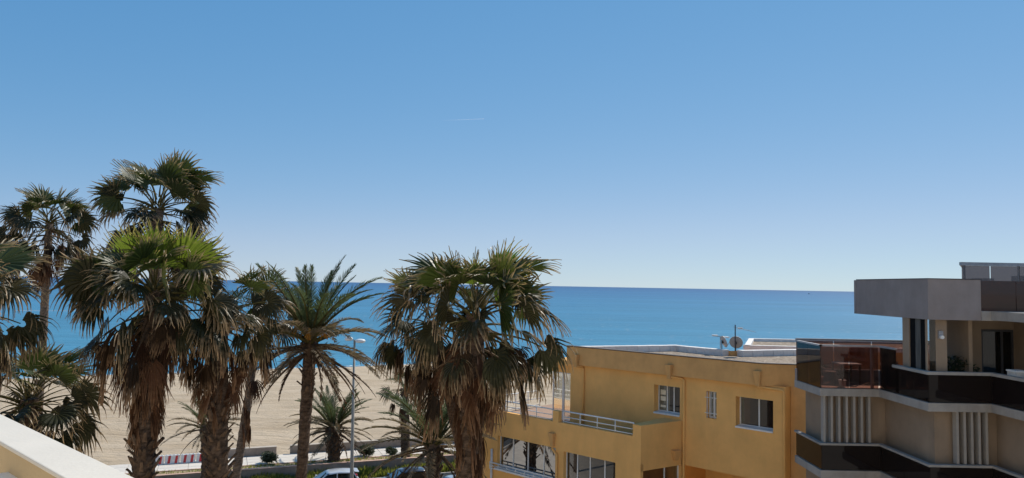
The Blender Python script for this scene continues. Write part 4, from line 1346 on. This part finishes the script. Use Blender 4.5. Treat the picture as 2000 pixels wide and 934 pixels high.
# -- by the white balcony rail
fan_palm('fan palm cut off at the picture edge with pale tipped fronds', (-118, 560), (-128, 925), 16.0, .24, .28,
         cnt(.9, up=0, high=3, mid=5, flat=10, low=12, dry=12, hang=8, skirt=10), 91, .98, skirt=(1.2, 2.2))
fan_palm('low green fan palm just above the white balcony rail', (58, 762), (52, 934), 21.0, .22, .26,
         cnt(1.0, up=2, high=6, mid=9, flat=13, low=14, dry=12, hang=9), 97, .92)
# -- thinner palms farther off
fan_palm('slender leaning fan palm with a ragged ring of dead fronds half way', (512, 590), (462, 925), 30.0, .13, .16,
         cnt(.6, up=1, high=4, mid=5, flat=7, low=8, dry=9, hang=8, skirt=12), 101, .86, skirt=(3.6, 4.6), hang_drop=2.2, far=True, trunk=TRUNKG)
fan_palm('fan palm planted by the promenade wall behind the date palms', (790, 752), (792, 886), 57.5, .30, .34,
         cnt(.6, skirt=16), 107, .95, skirt=(1.6, 2.6), far=True, gz=.5)

# ================================================================== DATE PALMS
def pinnate(elev, rnd, L=3.0, n=46, droop=.8, leaf=.42, mats=None, sparse=1.0, w=.017, ang=48):
    mb = MB()
    K = 16
    pts = [Vector((0, 0, 0))]
    e = R(elev)
    tgs = []
    for k in range(K):
        q = k / (K - 1)
        ee = e - droop * q ** 1.4
        tgs.append(Vector((math.cos(ee), 0, math.sin(ee))))
        pts.append(pts[-1] + tgs[-1] * L / K)
    tgs.append(tgs[-1])
    mb.tube(pts, [.045 * (1 - k / K) ** 1.1 + .006 for k in range(K + 1)], 5, 1)
    for i in range(n):
        q = .14 + .86 * (i + rnd.random() * .5) / n
        if rnd.random() > sparse: continue
        f = q * K; k = min(K - 1, int(f)); fr = f - k
        p = pts[k] * (1 - fr) + pts[k + 1] * fr
        tg = tgs[k]; up = Vector((-tg.z, 0, tg.x))
        ll = leaf * (math.sin(PI * min(1, (q * .86 + .12))) ** .6 + .12) * rnd.uniform(.85, 1.12)
        for s_ in (-1, 1):
            a = R(ang + rnd.uniform(-9, 9)) * (1 - .55 * q * q)
            d = (tg * math.cos(a) + (Vector((0, s_, 0)) * .86 + up * rnd.uniform(.10, .55)) * math.sin(a)).normalized()
            d2 = (d + Vector((0, 0, -.30 * rnd.uniform(.3, 1.3)))).normalized()
            sd_ = d.cross(up).normalized() * w * 1.0
            m1 = p + d * ll * .5; m2 = m1 + d2 * ll * .5
            i_ = [mb.vert(p - sd_ * .5, .05), mb.vert(p + sd_ * .5, .05), mb.vert(m1 + sd_, .5), mb.vert(m2, .9), mb.vert(m1 - sd_, .5)]
            mb.face(i_, 0)
    return mb.mesh('date_frond', mats)
def date_set(seed, L, n=44, leaf=.42, w=.017):
    rnd = random.Random(seed)
    return {'up': [pinnate(rnd.uniform(70, 84), rnd, L * rnd.uniform(.9, 1.05), n, .45, leaf, [PG, PETI], w=w) for _ in range(4)],
            'mid': [pinnate(rnd.uniform(45, 62), rnd, L * rnd.uniform(.95, 1.1), n, .75, leaf, [PG, PETI], w=w) for _ in range(4)],
            'flat': [pinnate(rnd.uniform(18, 36), rnd, L * rnd.uniform(.95, 1.1), n, .85, leaf, [PO, PETI], .9, w=w) for _ in range(4)],
            'low': [pinnate(rnd.uniform(-8, 10), rnd, L, n, .75, leaf * .8, [PO, PETD], .75, w=w) for _ in range(4)],
            'hang': [pinnate(rnd.uniform(-38, -20), rnd, L * .9, n, .6, leaf * .6, [LD, PETD], .55, w=w, ang=30) for _ in range(4)]}
DATES = date_set(5, 2.75, 52, .38, .013)
def date_palm(label, top, low, Y, r_top, r_low, counts, seed, sc=1.0, gz=0.0, stubs=None, stalks=0, trunk=None):
    rnd = random.Random(seed)
    tp = atY(top[0], top[1], Y); lp = atY(low[0], low[1], Y)
    base = Vector((lp.x, Y, gz))
    t = thing('date_palm', label, 'palm tree', base, 'date palms by the beach road')
    pts = [base + Vector((0, 0, -.05)), lp, tp] if lp.z - gz > .3 else [base + Vector((0, 0, -.05)), tp]
    rads = [r_low * 1.1, r_low, r_top] if len(pts) == 3 else [r_low, r_top]
    trunk_mesh(pts, rads, rnd, 14, .10).build('trunk', trunk or TRUNK, t)
    hb = MB()
    hb.tube([tp + Vector((0, 0, -.5)), tp + Vector((0, 0, -.1)), tp + Vector((0, 0, .45))], [r_top * 1.0, r_top * 1.25, r_top * .5], 10)
    hb.build('crown_heart', STUB, t)
    az = rnd.uniform(0, 6)
    for key, dz in (('up', .35), ('mid', .25), ('flat', .1), ('low', -.08), ('hang', -.25)):
        for i in range(counts.get(key, 0)):
            az += 2.39996 + rnd.uniform(-.3, .3)
            p = tp + Vector((math.cos(az) * r_top * .7, math.sin(az) * r_top * .7, dz + rnd.uniform(-.1, .1))) - base
            o = put('frond', rnd.choice(DATES[key]), t, p, az, sc * rnd.uniform(.86, 1.1), rx=rnd.uniform(-.35, .35))
            if key == 'hang': o['label'] = 'dead brown hanging frond'
    for i in range(stalks):
        a = 2 * PI * i / stalks + .4
        mb = MB()
        p0 = tp + Vector((math.cos(a) * .1, math.sin(a) * .1, .15)); d = Vector((math.cos(a), math.sin(a), 0))
        mb.tube([p0, p0 + d * .22 + Vector((0, 0, .30)), p0 + d * .42 + Vector((0, 0, .36))], [.045, .035, .03], 6)
        for k in range(16):
            q = p0 + d * .42 + Vector((0, 0, .36))
            mb.tube([q, q + d * rnd.uniform(.02, .16) + Vector((rnd.uniform(-.1, .1), rnd.uniform(-.1, .1), -rnd.uniform(.15, .36)))], .012, 4)
        mb.build('fruit_stalk', ORANGE, t)
    if stubs:
        z0, z1, n, s0 = stubs
        for i in range(n):
            z = z0 + (z1 - z0) * (i + rnd.random() * .6) / n
            c = trunk_at(pts, z); a = 2.39996 * i + rnd.uniform(-.2, .2)
            r = r_low * (.96 if len(pts) == 3 else 1.0)
            put('leaf_base', rnd.choice(STUBS), t, Vector((c.x + math.cos(a) * r, c.y + math.sin(a) * r, z)) - base, a, s0 * rnd.uniform(.7, 1.25))
    return t
date_palm('tall date palm with orange stalks under its feathery crown', (606, 672), (589, 925), 24.0, .19, .16,
          dict(up=12, mid=16, flat=16, low=16, hang=16), 15, .96, stubs=(10.4, 12.2, 26, .8), stalks=7)
date_palm('short date palm growing by the promenade beside the lamp post', (652, 838), (652, 908), 56.8, .42, .46,
          dict(up=9, mid=16, flat=16, low=12, hang=8), 18, 1.18, gz=.45, stubs=(1.0, 3.0, 40, 1.3))
date_palm('low spreading date palm in front of the skirted fan palm', (847, 872), (846, 931), 36.0, .30, .27,
          dict(up=7, mid=12, flat=13, low=12, hang=7), 29, 1.22, stubs=(4.6, 6.2, 34, 1.1))
date_palm('small date palm half hidden behind the thick scaly trunk', (402, 838), (404, 905), 47.0, .30, .30,
          dict(up=5, mid=9, flat=9, low=8, hang=3), 44, .85)

# ================================================================== PROMENADE
WT = 0.0
mb = MB(); mb.obox(co(0, 0), E, NO, -11.5, 60, 0, .25, -.04, .80)
pw = mb.build('planter_wall', WALLM)
tag(pw, 'long grey brown planter wall behind the parked cars', 'wall')
cp = thing_part('coping', pw, co(0, 0, .8))
cpm = MB(); cpm.obox(co(0, 0), E, NO, -11.55, 60, -.02, .27, .802, .84)
o = cpm.build('coping_stone', COPE, pw)
bpy.data.objects.remove(cp)
mb = MB()
mb.quad(co(-11.4, .25, .60), co(60, .25, .60), co(60, 2.1, .56), co(-11.4, 2.1, .56)); struct(mb.build('planting_bed', DRY))
mb = MB(); mb.obox(co(0, 2.1), E, NO, -11.4, 60, 0, .14, .0, .62); struct(mb.build('kerb', COPE))
# pale promenade of separate slabs as far as they can be told apart
sb = MB(); sb.quad(co(-80, 2.24, .50), co(80, 2.24, .50), co(80, 5.4, .50), co(-80, 5.4, .50)); prm = struct(sb.build('promenade', PALE))
sb = MB(); sb.quad(co(-60, -2.0, .494), co(-11.6, -2.0, .494), co(-11.6, 2.24, .494), co(-60, 2.24, .494)); struct(sb.build('promenade', PALE))
sl_me = MB(); sl_me.box((0.02, .02, 0), (1.98, 1.02, .03)); sl_me = sl_me.mesh('paving_slab', [PALE])
for i in range(-13, 22):
    for j in range(3):
        put('paving_slab', sl_me, prm, co(i * 2.0, 2.26 + j * 1.04, .505), TH)
# low beach walls
def low_wall(s0, s1, t0, h, label, z0=.48):
    mb = MB(); mb.obox(co(0, t0), E, NO, s0, s1, 0, .35, z0, z0 + h)
    o = mb.build('beach_wall', WALLM); tag(o, label, 'wall', 'low walls between promenade and sand')
    m2 = MB(); m2.obox(co(0, t0), E, NO, s0 - .01, s1 + .01, -.02, .37, z0 + h + .003, z0 + h + .05)
    m2.build('coping', PAVE, o)
sA0, tA = st(atZ(300, 890, .48)); sA1, _ = st(atZ(537, 881, .48)); sB0, tB = st(atZ(562.5, 877, .48))
low_wall(sA0 + 4.0, sA1, 5.45, .62, 'low beach wall ending at the gap near the thick scaly trunk')
low_wall(sB0, sB0 + 40, 5.45, .62, 'long low beach wall beyond the short date palm')
# red and white barriers
BARL = ['red and white barrier at the end of its row by the spiky trunk', 'second red and white barrier from the spiky trunk', 'middle red and white barrier of its row',
        'red and white barrier next to last before the scaly trunk', 'red and white barrier partly behind the thick scaly trunk']
for i in range(5):
    a0 = sA0 + .6 + i * 1.06 - .7
    bt = thing('barrier', BARL[i], 'barrier', co(a0, 4.7, .52), 'red and white barriers on the promenade')
    ex, ey_ = E, NO
    mb = MB(); P = lambda x, y, z: tuple(co(a0 + x, 4.7 + y, .52 + z))
    mb.box8([P(0, -.2, .02), P(1.0, -.2, .02), P(1.0, .2, .02), P(0, .2, .02), P(0, -.1, .62), P(1.0, -.1, .62), P(1.0, .1, .62), P(0, .1, .62)])
    mb.build('body', BARW, bt)
    mb = MB()
    for k in (.18, .66):
        mb.box8([P(k, -.21, .06), P(k + .17, -.21, .06), P(k + .17, -.19, .06), P(k, -.19, .06), P(k + .07, -.118, .58), P(k + .24, -.118, .58), P(k + .24, -.10, .58), P(k + .07, -.10, .58)])
    mb.build('stripe', BARR, bt)
    mb = MB()
    for k in range(4):
        mb.tube([P(.13 + .25 * k, 0, .6), P(.13 + .25 * k, 0, .67)], .05, 7)
    mb.build('stud', BARW, bt)
# shrubs and ground cover
def bush(x, y, Y, r, label, n=700, mat=SHRUB):
    c = atY(x, y, Y); s_, t_ = st(c)
    z = .58
    rnd = random.Random(int(x))
    t = thing('shrub', label, 'shrub', (c.x, c.y, z), 'dark shrubs in the planting bed')
    mb = MB()
    for k in range(7):
        a = rnd.uniform(0, 6.28)
        mb.tube([(c.x, c.y, z), (c.x + math.cos(a) * r * .5, c.y + math.sin(a) * r * .5, z + r * .7)], .02, 4)
    mb.build('stem', TWIG, t)
    mb = MB()
    for k in range(9):
        a = rnd.uniform(0, 6.28); q = r * rnd.uniform(.1, .6)
        leafclump(mb, (c.x + math.cos(a) * q, c.y + math.sin(a) * q, z + r * rnd.uniform(.3, .7)), r * rnd.uniform(.4, .6), n // 5, r * .3, rnd)
    mb.build('foliage', mat, t)
for (px, py, r, lab) in ((526, 903, .72, 'round dark shrub between the slender palm and the tall date palm'), (716, 889, .75, 'wide dark shrub to the sea side of the lamp post'),
                         (762, 887, .55, 'smaller dark shrub in front of the promenade fan palm')):
    p = atZ(px, py, .6)
    s_, t_ = st(p); t_ = min(1.6, max(.9, t_)); q_ = co(s_, t_)
    bush(px, py, p.y, r, lab)
def grass_band(name, s0, s1, t0, t1, z, n, h, mat, kind='stuff', label=None, seed=3):
    rnd = random.Random(seed)
    mb = MB()
    for _ in range(n):
        s_ = rnd.uniform(s0, s1); t_ = rnd.uniform(t0, t1)
        hh = h * rnd.uniform(.4, 1.2) * (.6 + .8 * abs(math.sin(s_ * .9 + 1.3 * math.sin(t_ * 2.1))))
        p = co(s_, t_, z); a = rnd.uniform(0, 6.28)
        dx, dy = math.cos(a) * hh * .45, math.sin(a) * hh * .45
        w_ = hh * .35
        i = [mb.vert((p.x - dy * w_ / hh, p.y + dx * w_ / hh, z), .1), mb.vert((p.x + dy * w_ / hh, p.y - dx * w_ / hh, z), .1), mb.vert((p.x + dx, p.y + dy, z + hh), rnd.random())]
        mb.face(i)
    o = mb.build(name, mat)
    o['kind'] = kind
    if label: o['label'] = label
grass_band('grass', -11, 16, .35, 2.0, .585, 2600, .16, HEDGE, label='thin yellow green grass in the planting bed', seed=4)
grass_band('ground_cover', -11.2, 22, -1.95, -.15, .0, 15000, .42, HEDGE, label='yellow green ground cover between the wall and the parked cars')
sheet('soil', -11.3, 40, -2.05, -.01, .004, DRY)

# ================================================================== STREET LAMP
Yl = 49.0
lt, lb = atY(692.5, 664, Yl), atY(687, 934, Yl)
lp = thing('street_lamp', 'tall street lamp with two flat heads among the palms', 'street lamp', (lb.x, Yl, 0))
mb = MB(); mb.tube([(lb.x, Yl, 0), (lb.x, Yl, .6), (lt.x, Yl, lt.z)], [.16, .125, .065], 10); mb.build('pole', POLEM, lp, smooth=True)
mb = MB(); mb.tube([(lb.x, Yl, 0), (lb.x, Yl, .55)], [.20, .18], 10); mb.build('base', POLEM, lp)
for sg, rr in ((-1, .27), (1, .34)):
    c = Vector((lt.x + sg * .38, Yl, lt.z + .02 - .06 * sg))
    mb = MB(); mb.tube([(lt.x, Yl, lt.z - .03), (c.x, Yl, c.z)], .03, 6); mb.build('arm', POLEM, lp)
    mb = MB(); mb.tube([c + Vector((0, 0, -.14)), c + Vector((0, 0, -.10)), c, c + Vector((0, 0, .07)), c + Vector((0, 0, .11))], [rr * .6, rr * .9, rr, rr * .8, rr * .3], 16)
    mb.build('lamp_head', WHITE, lp, smooth=True)

# ================================================================== CARS
def car(px, py, Y, H, L, wd, paint, label, yaw, kind='hatch'):
    c = atY(px, py, Y)
    base = Vector((c.x, c.y, -.01))
    t = thing('parked_car', label, 'car', base, 'cars parked along the beach road')
    t.rotation_euler = (0, 0, yaw)
    def part(mb, name, mat, smooth=False, parent=None):
        o = bpy.data.objects.new(name, mb.mesh(name, mat, smooth)); C.objects.link(o); o.parent = parent or t
        return o
    hb = H * .60                       # belt line
    x = [-L / 2, -L / 2 + .06, -L * .40, -L * .22, 0, L * .22, L * .40, L / 2 - .06, L / 2]      # front is -x
    zt = [hb * .62, hb * .76, hb * .84, hb * .96, hb, hb * 1.0, hb * 1.03, hb * 1.0, hb * .9]
    hw = [wd * .36, wd * .45, wd * .49, wd * .5, wd * .5, wd * .5, wd * .49, wd * .46, wd * .42]
    mb = MB(); rings = []
    for i in range(9):
        lo = .26 if 0 < i < 8 else .36
        prof = [(-hw[i] * .92, lo), (-hw[i], lo + .14), (-hw[i], zt[i] * .72), (-hw[i] * .95, zt[i] - .03), (-hw[i] * .86, zt[i]), (hw[i] * .86, zt[i]), (hw[i] * .95, zt[i] - .03), (hw[i], zt[i] * .72), (hw[i], lo + .14), (hw[i] * .92, lo)]
        rings.append([mb.vert((x[i], a, b_)) for a, b_ in prof])
    for a, b_ in zip(rings, rings[1:]):
        for i in range(10):
            j = (i + 1) % 10
            mb.face((a[i], a[j], b_[j], b_[i]))
    mb.face(rings[0][::-1]); mb.face(rings[-1])
    part(mb, 'body', paint, True)
    # cabin: pillars and roof as one shell, glass set between
    xs = [-L * .20, -L * .02, L * .16, L * .34, L * .47]
    rz = [hb * 1.0, H * .955, H, H * .975, hb * 1.08]
    rw = [wd * .43, wd * .345, wd * .345, wd * .34, wd * .40]
    mb = MB()
    top = [(xs[1], rw[1], rz[1]), (xs[2], rw[2], rz[2]), (xs[3], rw[3], rz[3])]
    prof = lambda x_, w_, z_: [mb.vert((x_, -w_, z_ - .05)), mb.vert((x_, -w_ * .8, z_)), mb.vert((x_, 0, z_ + .025)), mb.vert((x_, w_ * .8, z_)), mb.vert((x_, w_, z_ - .05))]
    rr = [prof(*q) for q in ((xs[1] - .03, rw[1], rz[1] - .02), (xs[1] + .2, rw[1], rz[1] + .02), (xs[2], rw[2], rz[2]), (xs[3], rw[3], rz[3]), (xs[3] + .22, rw[3] * .97, rz[3] - .06))]
    lo_ = [[mb.vert(Vector(mb.v[i]) - Vector((0, 0, .04))) for i in r] for r in rr]
    for R_, fl_ in ((rr, 0), (lo_, 1)):
        for a, b_ in zip(R_, R_[1:]):
            for i in range(4):
                mb.face((a[i], b_[i], b_[i + 1], a[i + 1]))
    for a, b_, a2, b2 in zip(rr, rr[1:], lo_, lo_[1:]):
        mb.face((a[0], a2[0], b2[0], b_[0])); mb.face((a[4], b_[4], b2[4], a2[4]))
    mb.face((*rr[0], *lo_[0][::-1])); mb.face((*rr[-1][::-1], *lo_[-1]))
    part(mb, 'roof', paint, True)
    mb = MB()
    for sy in (-1, 1):
        y0, y1 = sy * wd * .445, sy * rw[2] * .99
        for (xa, za, xb, zb_) in ((xs[0] - .02, hb * .97, xs[1], rz[1] - .06), (L * .13, hb * .98, L * .13, H - .06), (L * .38, hb * 1.0, xs[3] + .02, rz[3] - .07), (xs[4] - .02, hb * 1.0, xs[3] + .2, rz[3] - .1)):
            mb.box8([(xa - .035, y0 - .02, za), (xa + .035, y0 - .02, za), (xa + .035, y0 + .02, za), (xa - .035, y0 + .02, za),
                     (xb - .03, y1 - .02, zb_), (xb + .03, y1 - .02, zb_), (xb + .03, y1 + .02, zb_), (xb - .03, y1 + .02, zb_)])
    part(mb, 'window_pillar', paint)
    gl = MB()
    gl.quad((xs[0], -wd * .42, hb * .98), (xs[0], wd * .42, hb * .98), (xs[1], rw[1] * .95, rz[1] - .05), (xs[1], -rw[1] * .95, rz[1] - .05)); part(gl, 'windscreen', CARG)
    gl = MB()
    gl.quad((xs[4], -wd * .40, hb * 1.0), (xs[3] + .2, -rw[3] * .95, rz[3] - .1), (xs[3] + .2, rw[3] * .95, rz[3] - .1), (xs[4], wd * .40, hb * 1.0)); part(gl, 'rear_window', CARG)
    for sy in (-1, 1):
        y0, y1 = sy * wd * .44, sy * rw[2] * .97
        for (xa, xb, ua, ub) in ((xs[0] + .02, L * .12, xs[1] + .03, L * .12), (L * .14, L * .37, L * .14, xs[3]), (L * .39, xs[4] - .03, xs[3] + .04, xs[3] + .16)):
            gl = MB(); gl.quad((xa, y0, hb * .98), (xb, y0, hb * .99), (ub, y1, rz[3] - .07), (ua, y1, rz[2] - .07)); part(gl, 'side_window', CARG)
    for sx in (-L * .31, L * .31):
        for sy in (-1, 1):
            mb = MB(); mb.tube([(sx, sy * wd * .40, .32), (sx, sy * wd * .505, .32)], .32, 20); wh = part(mb, 'wheel', RUBBER)
            mb = MB(); mb.tube([(sx, sy * wd * .50, .32), (sx, sy * wd * .512, .32)], .20, 14); part(mb, 'rim', GREYM, parent=wh)
    for sy in (-1, 1):
        mb = MB(); mb.box8([(L * .44, sy * wd * .34 - .09, hb * .74), (L / 2 + .01, sy * wd * .36 - .1, hb * .74), (L / 2 + .01, sy * wd * .36 + .1, hb * .74), (L * .44, sy * wd * .43 + .07, hb * .74),
                            (L * .43, sy * wd * .34 - .09, hb * 1.1), (L * .485, sy * wd * .36 - .1, hb * 1.1), (L * .485, sy * wd * .36 + .08, hb * 1.1), (L * .43, sy * wd * .42 + .06, hb * 1.1)])
        part(mb, 'tail_light', REDL)
        mb = MB(); mb.box((-L / 2 + .02, sy * wd * .32 - .14, hb * .58), (-L / 2 + .16, sy * wd * .32 + .14, hb * .74)); part(mb, 'headlight', CARG)
        mb = MB(); mb.box((xs[0] + .12, sy * wd * .54 - .09, hb * 1.0), (xs[0] + .24, sy * wd * .54 + .09, hb * 1.14)); part(mb, 'wing_mirror', paint)
    mb = MB(); mb.box8([(L * .40, -wd * .3, H - .09), (L * .40 + .3, -wd * .29, H - .12), (L * .40 + .3, wd * .29, H - .12), (L * .40, wd * .3, H - .09),
                        (L * .40, -wd * .3, H - .05), (L * .40 + .3, -wd * .29, H - .09), (L * .40 + .3, wd * .29, H - .09), (L * .40, wd * .3, H - .05)])
    part(mb, 'spoiler', paint)
    return t
car(640, 928, 50.0, 1.56, 4.2, 1.78, carpaint('silver_car_paint', (0.62, 0.63, 0.64)), 'silver hatchback parked next to the tall date palm trunk', TH - .04)
car(783, 922, 51.0, 1.50, 4.2, 1.76, carpaint('blue_black_car_paint', (0.035, 0.045, 0.065)), 'dark blue hatchback with red tail lights behind the low date palm', TH - .02)
car(876, 932, 49.0, 1.55, 4.0, 1.75, carpaint('pale_blue_car_paint', (0.42, 0.46, 0.50)), 'pale grey car half hidden behind the skirted palm trunk', TH)
car(973, 928, 52.6, 1.50, 4.1, 1.75, carpaint('deep_blue_car_paint', (0.02, 0.05, 0.13)), 'deep blue car peeking out beside the ochre building', TH)

# ================================================================== NEAR BALCONY RAIL
ra, rb_ = atZ(-260, 684.5, 13.4), atZ(330, 965, 13.4)
ra = Vector((ra.x, ra.y, 0)); rb_ = Vector((rb_.x, rb_.y, 0))
p1 = atZ(0, 808, 13.4); p2 = atZ(265, 934, 13.4)
ed = Vector((p2.x - p1.x, p2.y - p1.y, 0)).normalized()
ni = Vector((ed.y, -ed.x, 0))
if ni.y > 0: ni = -ni                     # towards the camera
q1 = atZ(0, 862, 13.4)
wid = (Vector((q1.x, q1.y, 0)) - Vector((p1.x, p1.y, 0))).dot(ni)
bl = thing('apartment_building', 'near building of the viewer with an added unseen front, its white capped balcony parapet crossing the corner', 'building', (p1.x, p1.y, 10.2))
mb = MB(); mb.box((-60, -12, -.03), (15, -2.6, 24)); mb.build('added_bounce_front', FACE, bl)  # unseen front, added behind the camera to bounce sunlight into the shade
mb = MB()
for k in range(-1, 3):
    mb.box((-15.9, -2.598, 11.0 + 2.9 * k), (-9, -1.3, 11.2 + 2.9 * k))
mb.build('balcony_slab', WHITE, bl)
mb = MB(); o_ = Vector((p1.x, p1.y, 0))
mb.obox(o_, ed, ni, -6, 3.2, 0, wid, 13.385, 13.40)
cap_ = mb.build('cap', CREAM, bl)
bv = cap_.modifiers.new('round', 'BEVEL'); bv.width = .004; bv.segments = 2
mb = MB(); mb.obox(o_, ed, ni, -6, 3.2, .006, wid - .006, 10.2, 13.383); mb.build('wall', TAN, bl)
hp_ = atZ(22, 926, 13.1)
hu_ = (Vector((hp_.x, hp_.y, 0)) - o_).dot(ed)
# white block standing proud of the inner face
pl_n = ni; pw0 = o_ + ni * (wid - .006)
b1 = onP(16, 922, Vector((pw0.x, pw0.y, 0)), ni); b2 = onP(46, 934, Vector((pw0.x, pw0.y, 0)), ni)
u1 = (b1 - o_).dot(ed); u2 = (b2 - o_).dot(ed)
mb = MB(); mb.obox(o_, ed, ni, u1, u1 + (u2 - u1) * .9, wid - .01, wid + .035, b1.z - .25, b1.z); mb.build('bracket', WHITE, bl)

# ================================================================== FAR OFF
# broken foam along the water's edge
rnd = random.Random(31)
mb = MB()
for i in range(420):
    s_ = -75 + i * .36 + rnd.uniform(-.2, .2)
    t_ = 87.3 + .125 * s_ + 1.5 * math.sin(s_ * .31 + 19) * math.sin(s_ * .11 - 32) + rnd.uniform(-.3, 1.2)
    if rnd.random() < .25: continue
    L = rnd.uniform(.3, .8); d = rnd.uniform(.12, .5)
    p = [co(s_ - L, t_, SEA_Z + .04), co(s_ - L * .2, t_ - d, SEA_Z + .04), co(s_ + L, t_ + rnd.uniform(-.2, .2), SEA_Z + .04), co(s_ + L * .1, t_ + d * .7, SEA_Z + .04)]
    mb.face([mb.vert(q) for q in p])
o = mb.build('surf_foam', FOAM); o['kind'] = 'stuff'; o['label'] = 'broken white foam where the sea meets the sand'
# boat wake and small boats, foam flecks
w0, w1 = atZ(30, 606.5, SEA_Z + .05), atZ(152, 607.5, SEA_Z + .05)
rnd = random.Random(9)
mb = MB(); n = 60
for i in range(n):
    a = w0 + (w1 - w0) * (i / n); b_ = w0 + (w1 - w0) * ((i + 1) / n)
    d = rnd.uniform(.5, 1.0)
    mb.quad(a + Vector((0, -d, 0)), b_ + Vector((0, -d, 0)), b_ + Vector((0, d, .0)), a + Vector((0, d, .0)))
o = mb.build('boat_wake', FOAM); o['kind'] = 'stuff'; o['label'] = 'thin white boat wake across the sea behind the tall bare trunk'
mb = MB()
for _ in range(170):
    px, py = rnd.uniform(1050, 1760), 572 + 95 * rnd.random() ** .8
    if rnd.random() < .25: px = rnd.uniform(400, 1050)
    p = atZ(px, py, SEA_Z + .06)
    L = rnd.uniform(.8, 2.8); q = rnd.uniform(.2, .5) * (p.y / 400) ** .5
    e_ = Vector((1, rnd.uniform(-.2, .2), 0)).normalized()
    mb.face([mb.vert(p - e_ * L * .5), mb.vert(p + Vector((0, -q, 0))), mb.vert(p + e_ * L * .5), mb.vert(p + Vector((0, q, 0)))])
o = mb.build('foam_flecks', FOAM); o['kind'] = 'stuff'; o['label'] = 'small white wave crests on the open sea'
def boat(px, py, L, label, mat):
    p = atZ(px, py, SEA_Z)
    t = thing('boat', label, 'boat', p)
    mb = MB()
    mb.box8([p + Vector(v) for v in ((-L * .45, -L * .12, -.3), (L * .35, -L * .12, -.3), (L * .35, L * .12, -.3), (-L * .45, L * .12, -.3),
                                     (-L * .5, -L * .17, L * .13), (L * .58, -L * .02, L * .18), (L * .58, L * .02, L * .18), (-L * .5, L * .17, L * .13))])
    mb.build('hull', mat, t)
    mb = MB(); mb.box8([p + Vector(v) for v in ((-L * .3, -L * .1, L * .14), (L * .15, -L * .1, L * .14), (L * .15, L * .1, L * .14), (-L * .3, L * .1, L * .14),
                                                (-L * .27, -L * .08, L * .36), (L * .05, -L * .08, L * .36), (L * .05, L * .08, L * .36), (-L * .27, L * .08, L * .36))])
    mb.build('cabin', mat, t)
    mb = MB(); mb.tube([p + Vector((-L * .05, 0, L * .35)), p + Vector((-L * .05, 0, L * .7))], L * .015, 5); mb.build('mast', DARKM, t)
boat(1580, 574.5, 9, 'tiny dark boat near the sea horizon', DARKM)
# vapour trail high in the sky
p0, p1 = atY(858, 235.5, 42000), atY(946, 232.3, 42000)
mb = MB(); K = 24
mb.tube([p0 + (p1 - p0) * (k / K) for k in range(K + 1)], [16 - 7 * (k / K) for k in range(K + 1)], 8, 0, tips=[max(.003, .50 * (k / K) ** 1.2) for k in range(K + 1)])
o = mb.build('vapour_trail', trailmat()); tag(o, 'short thin white vapour trail alone in the blue sky', 'vapour trail')
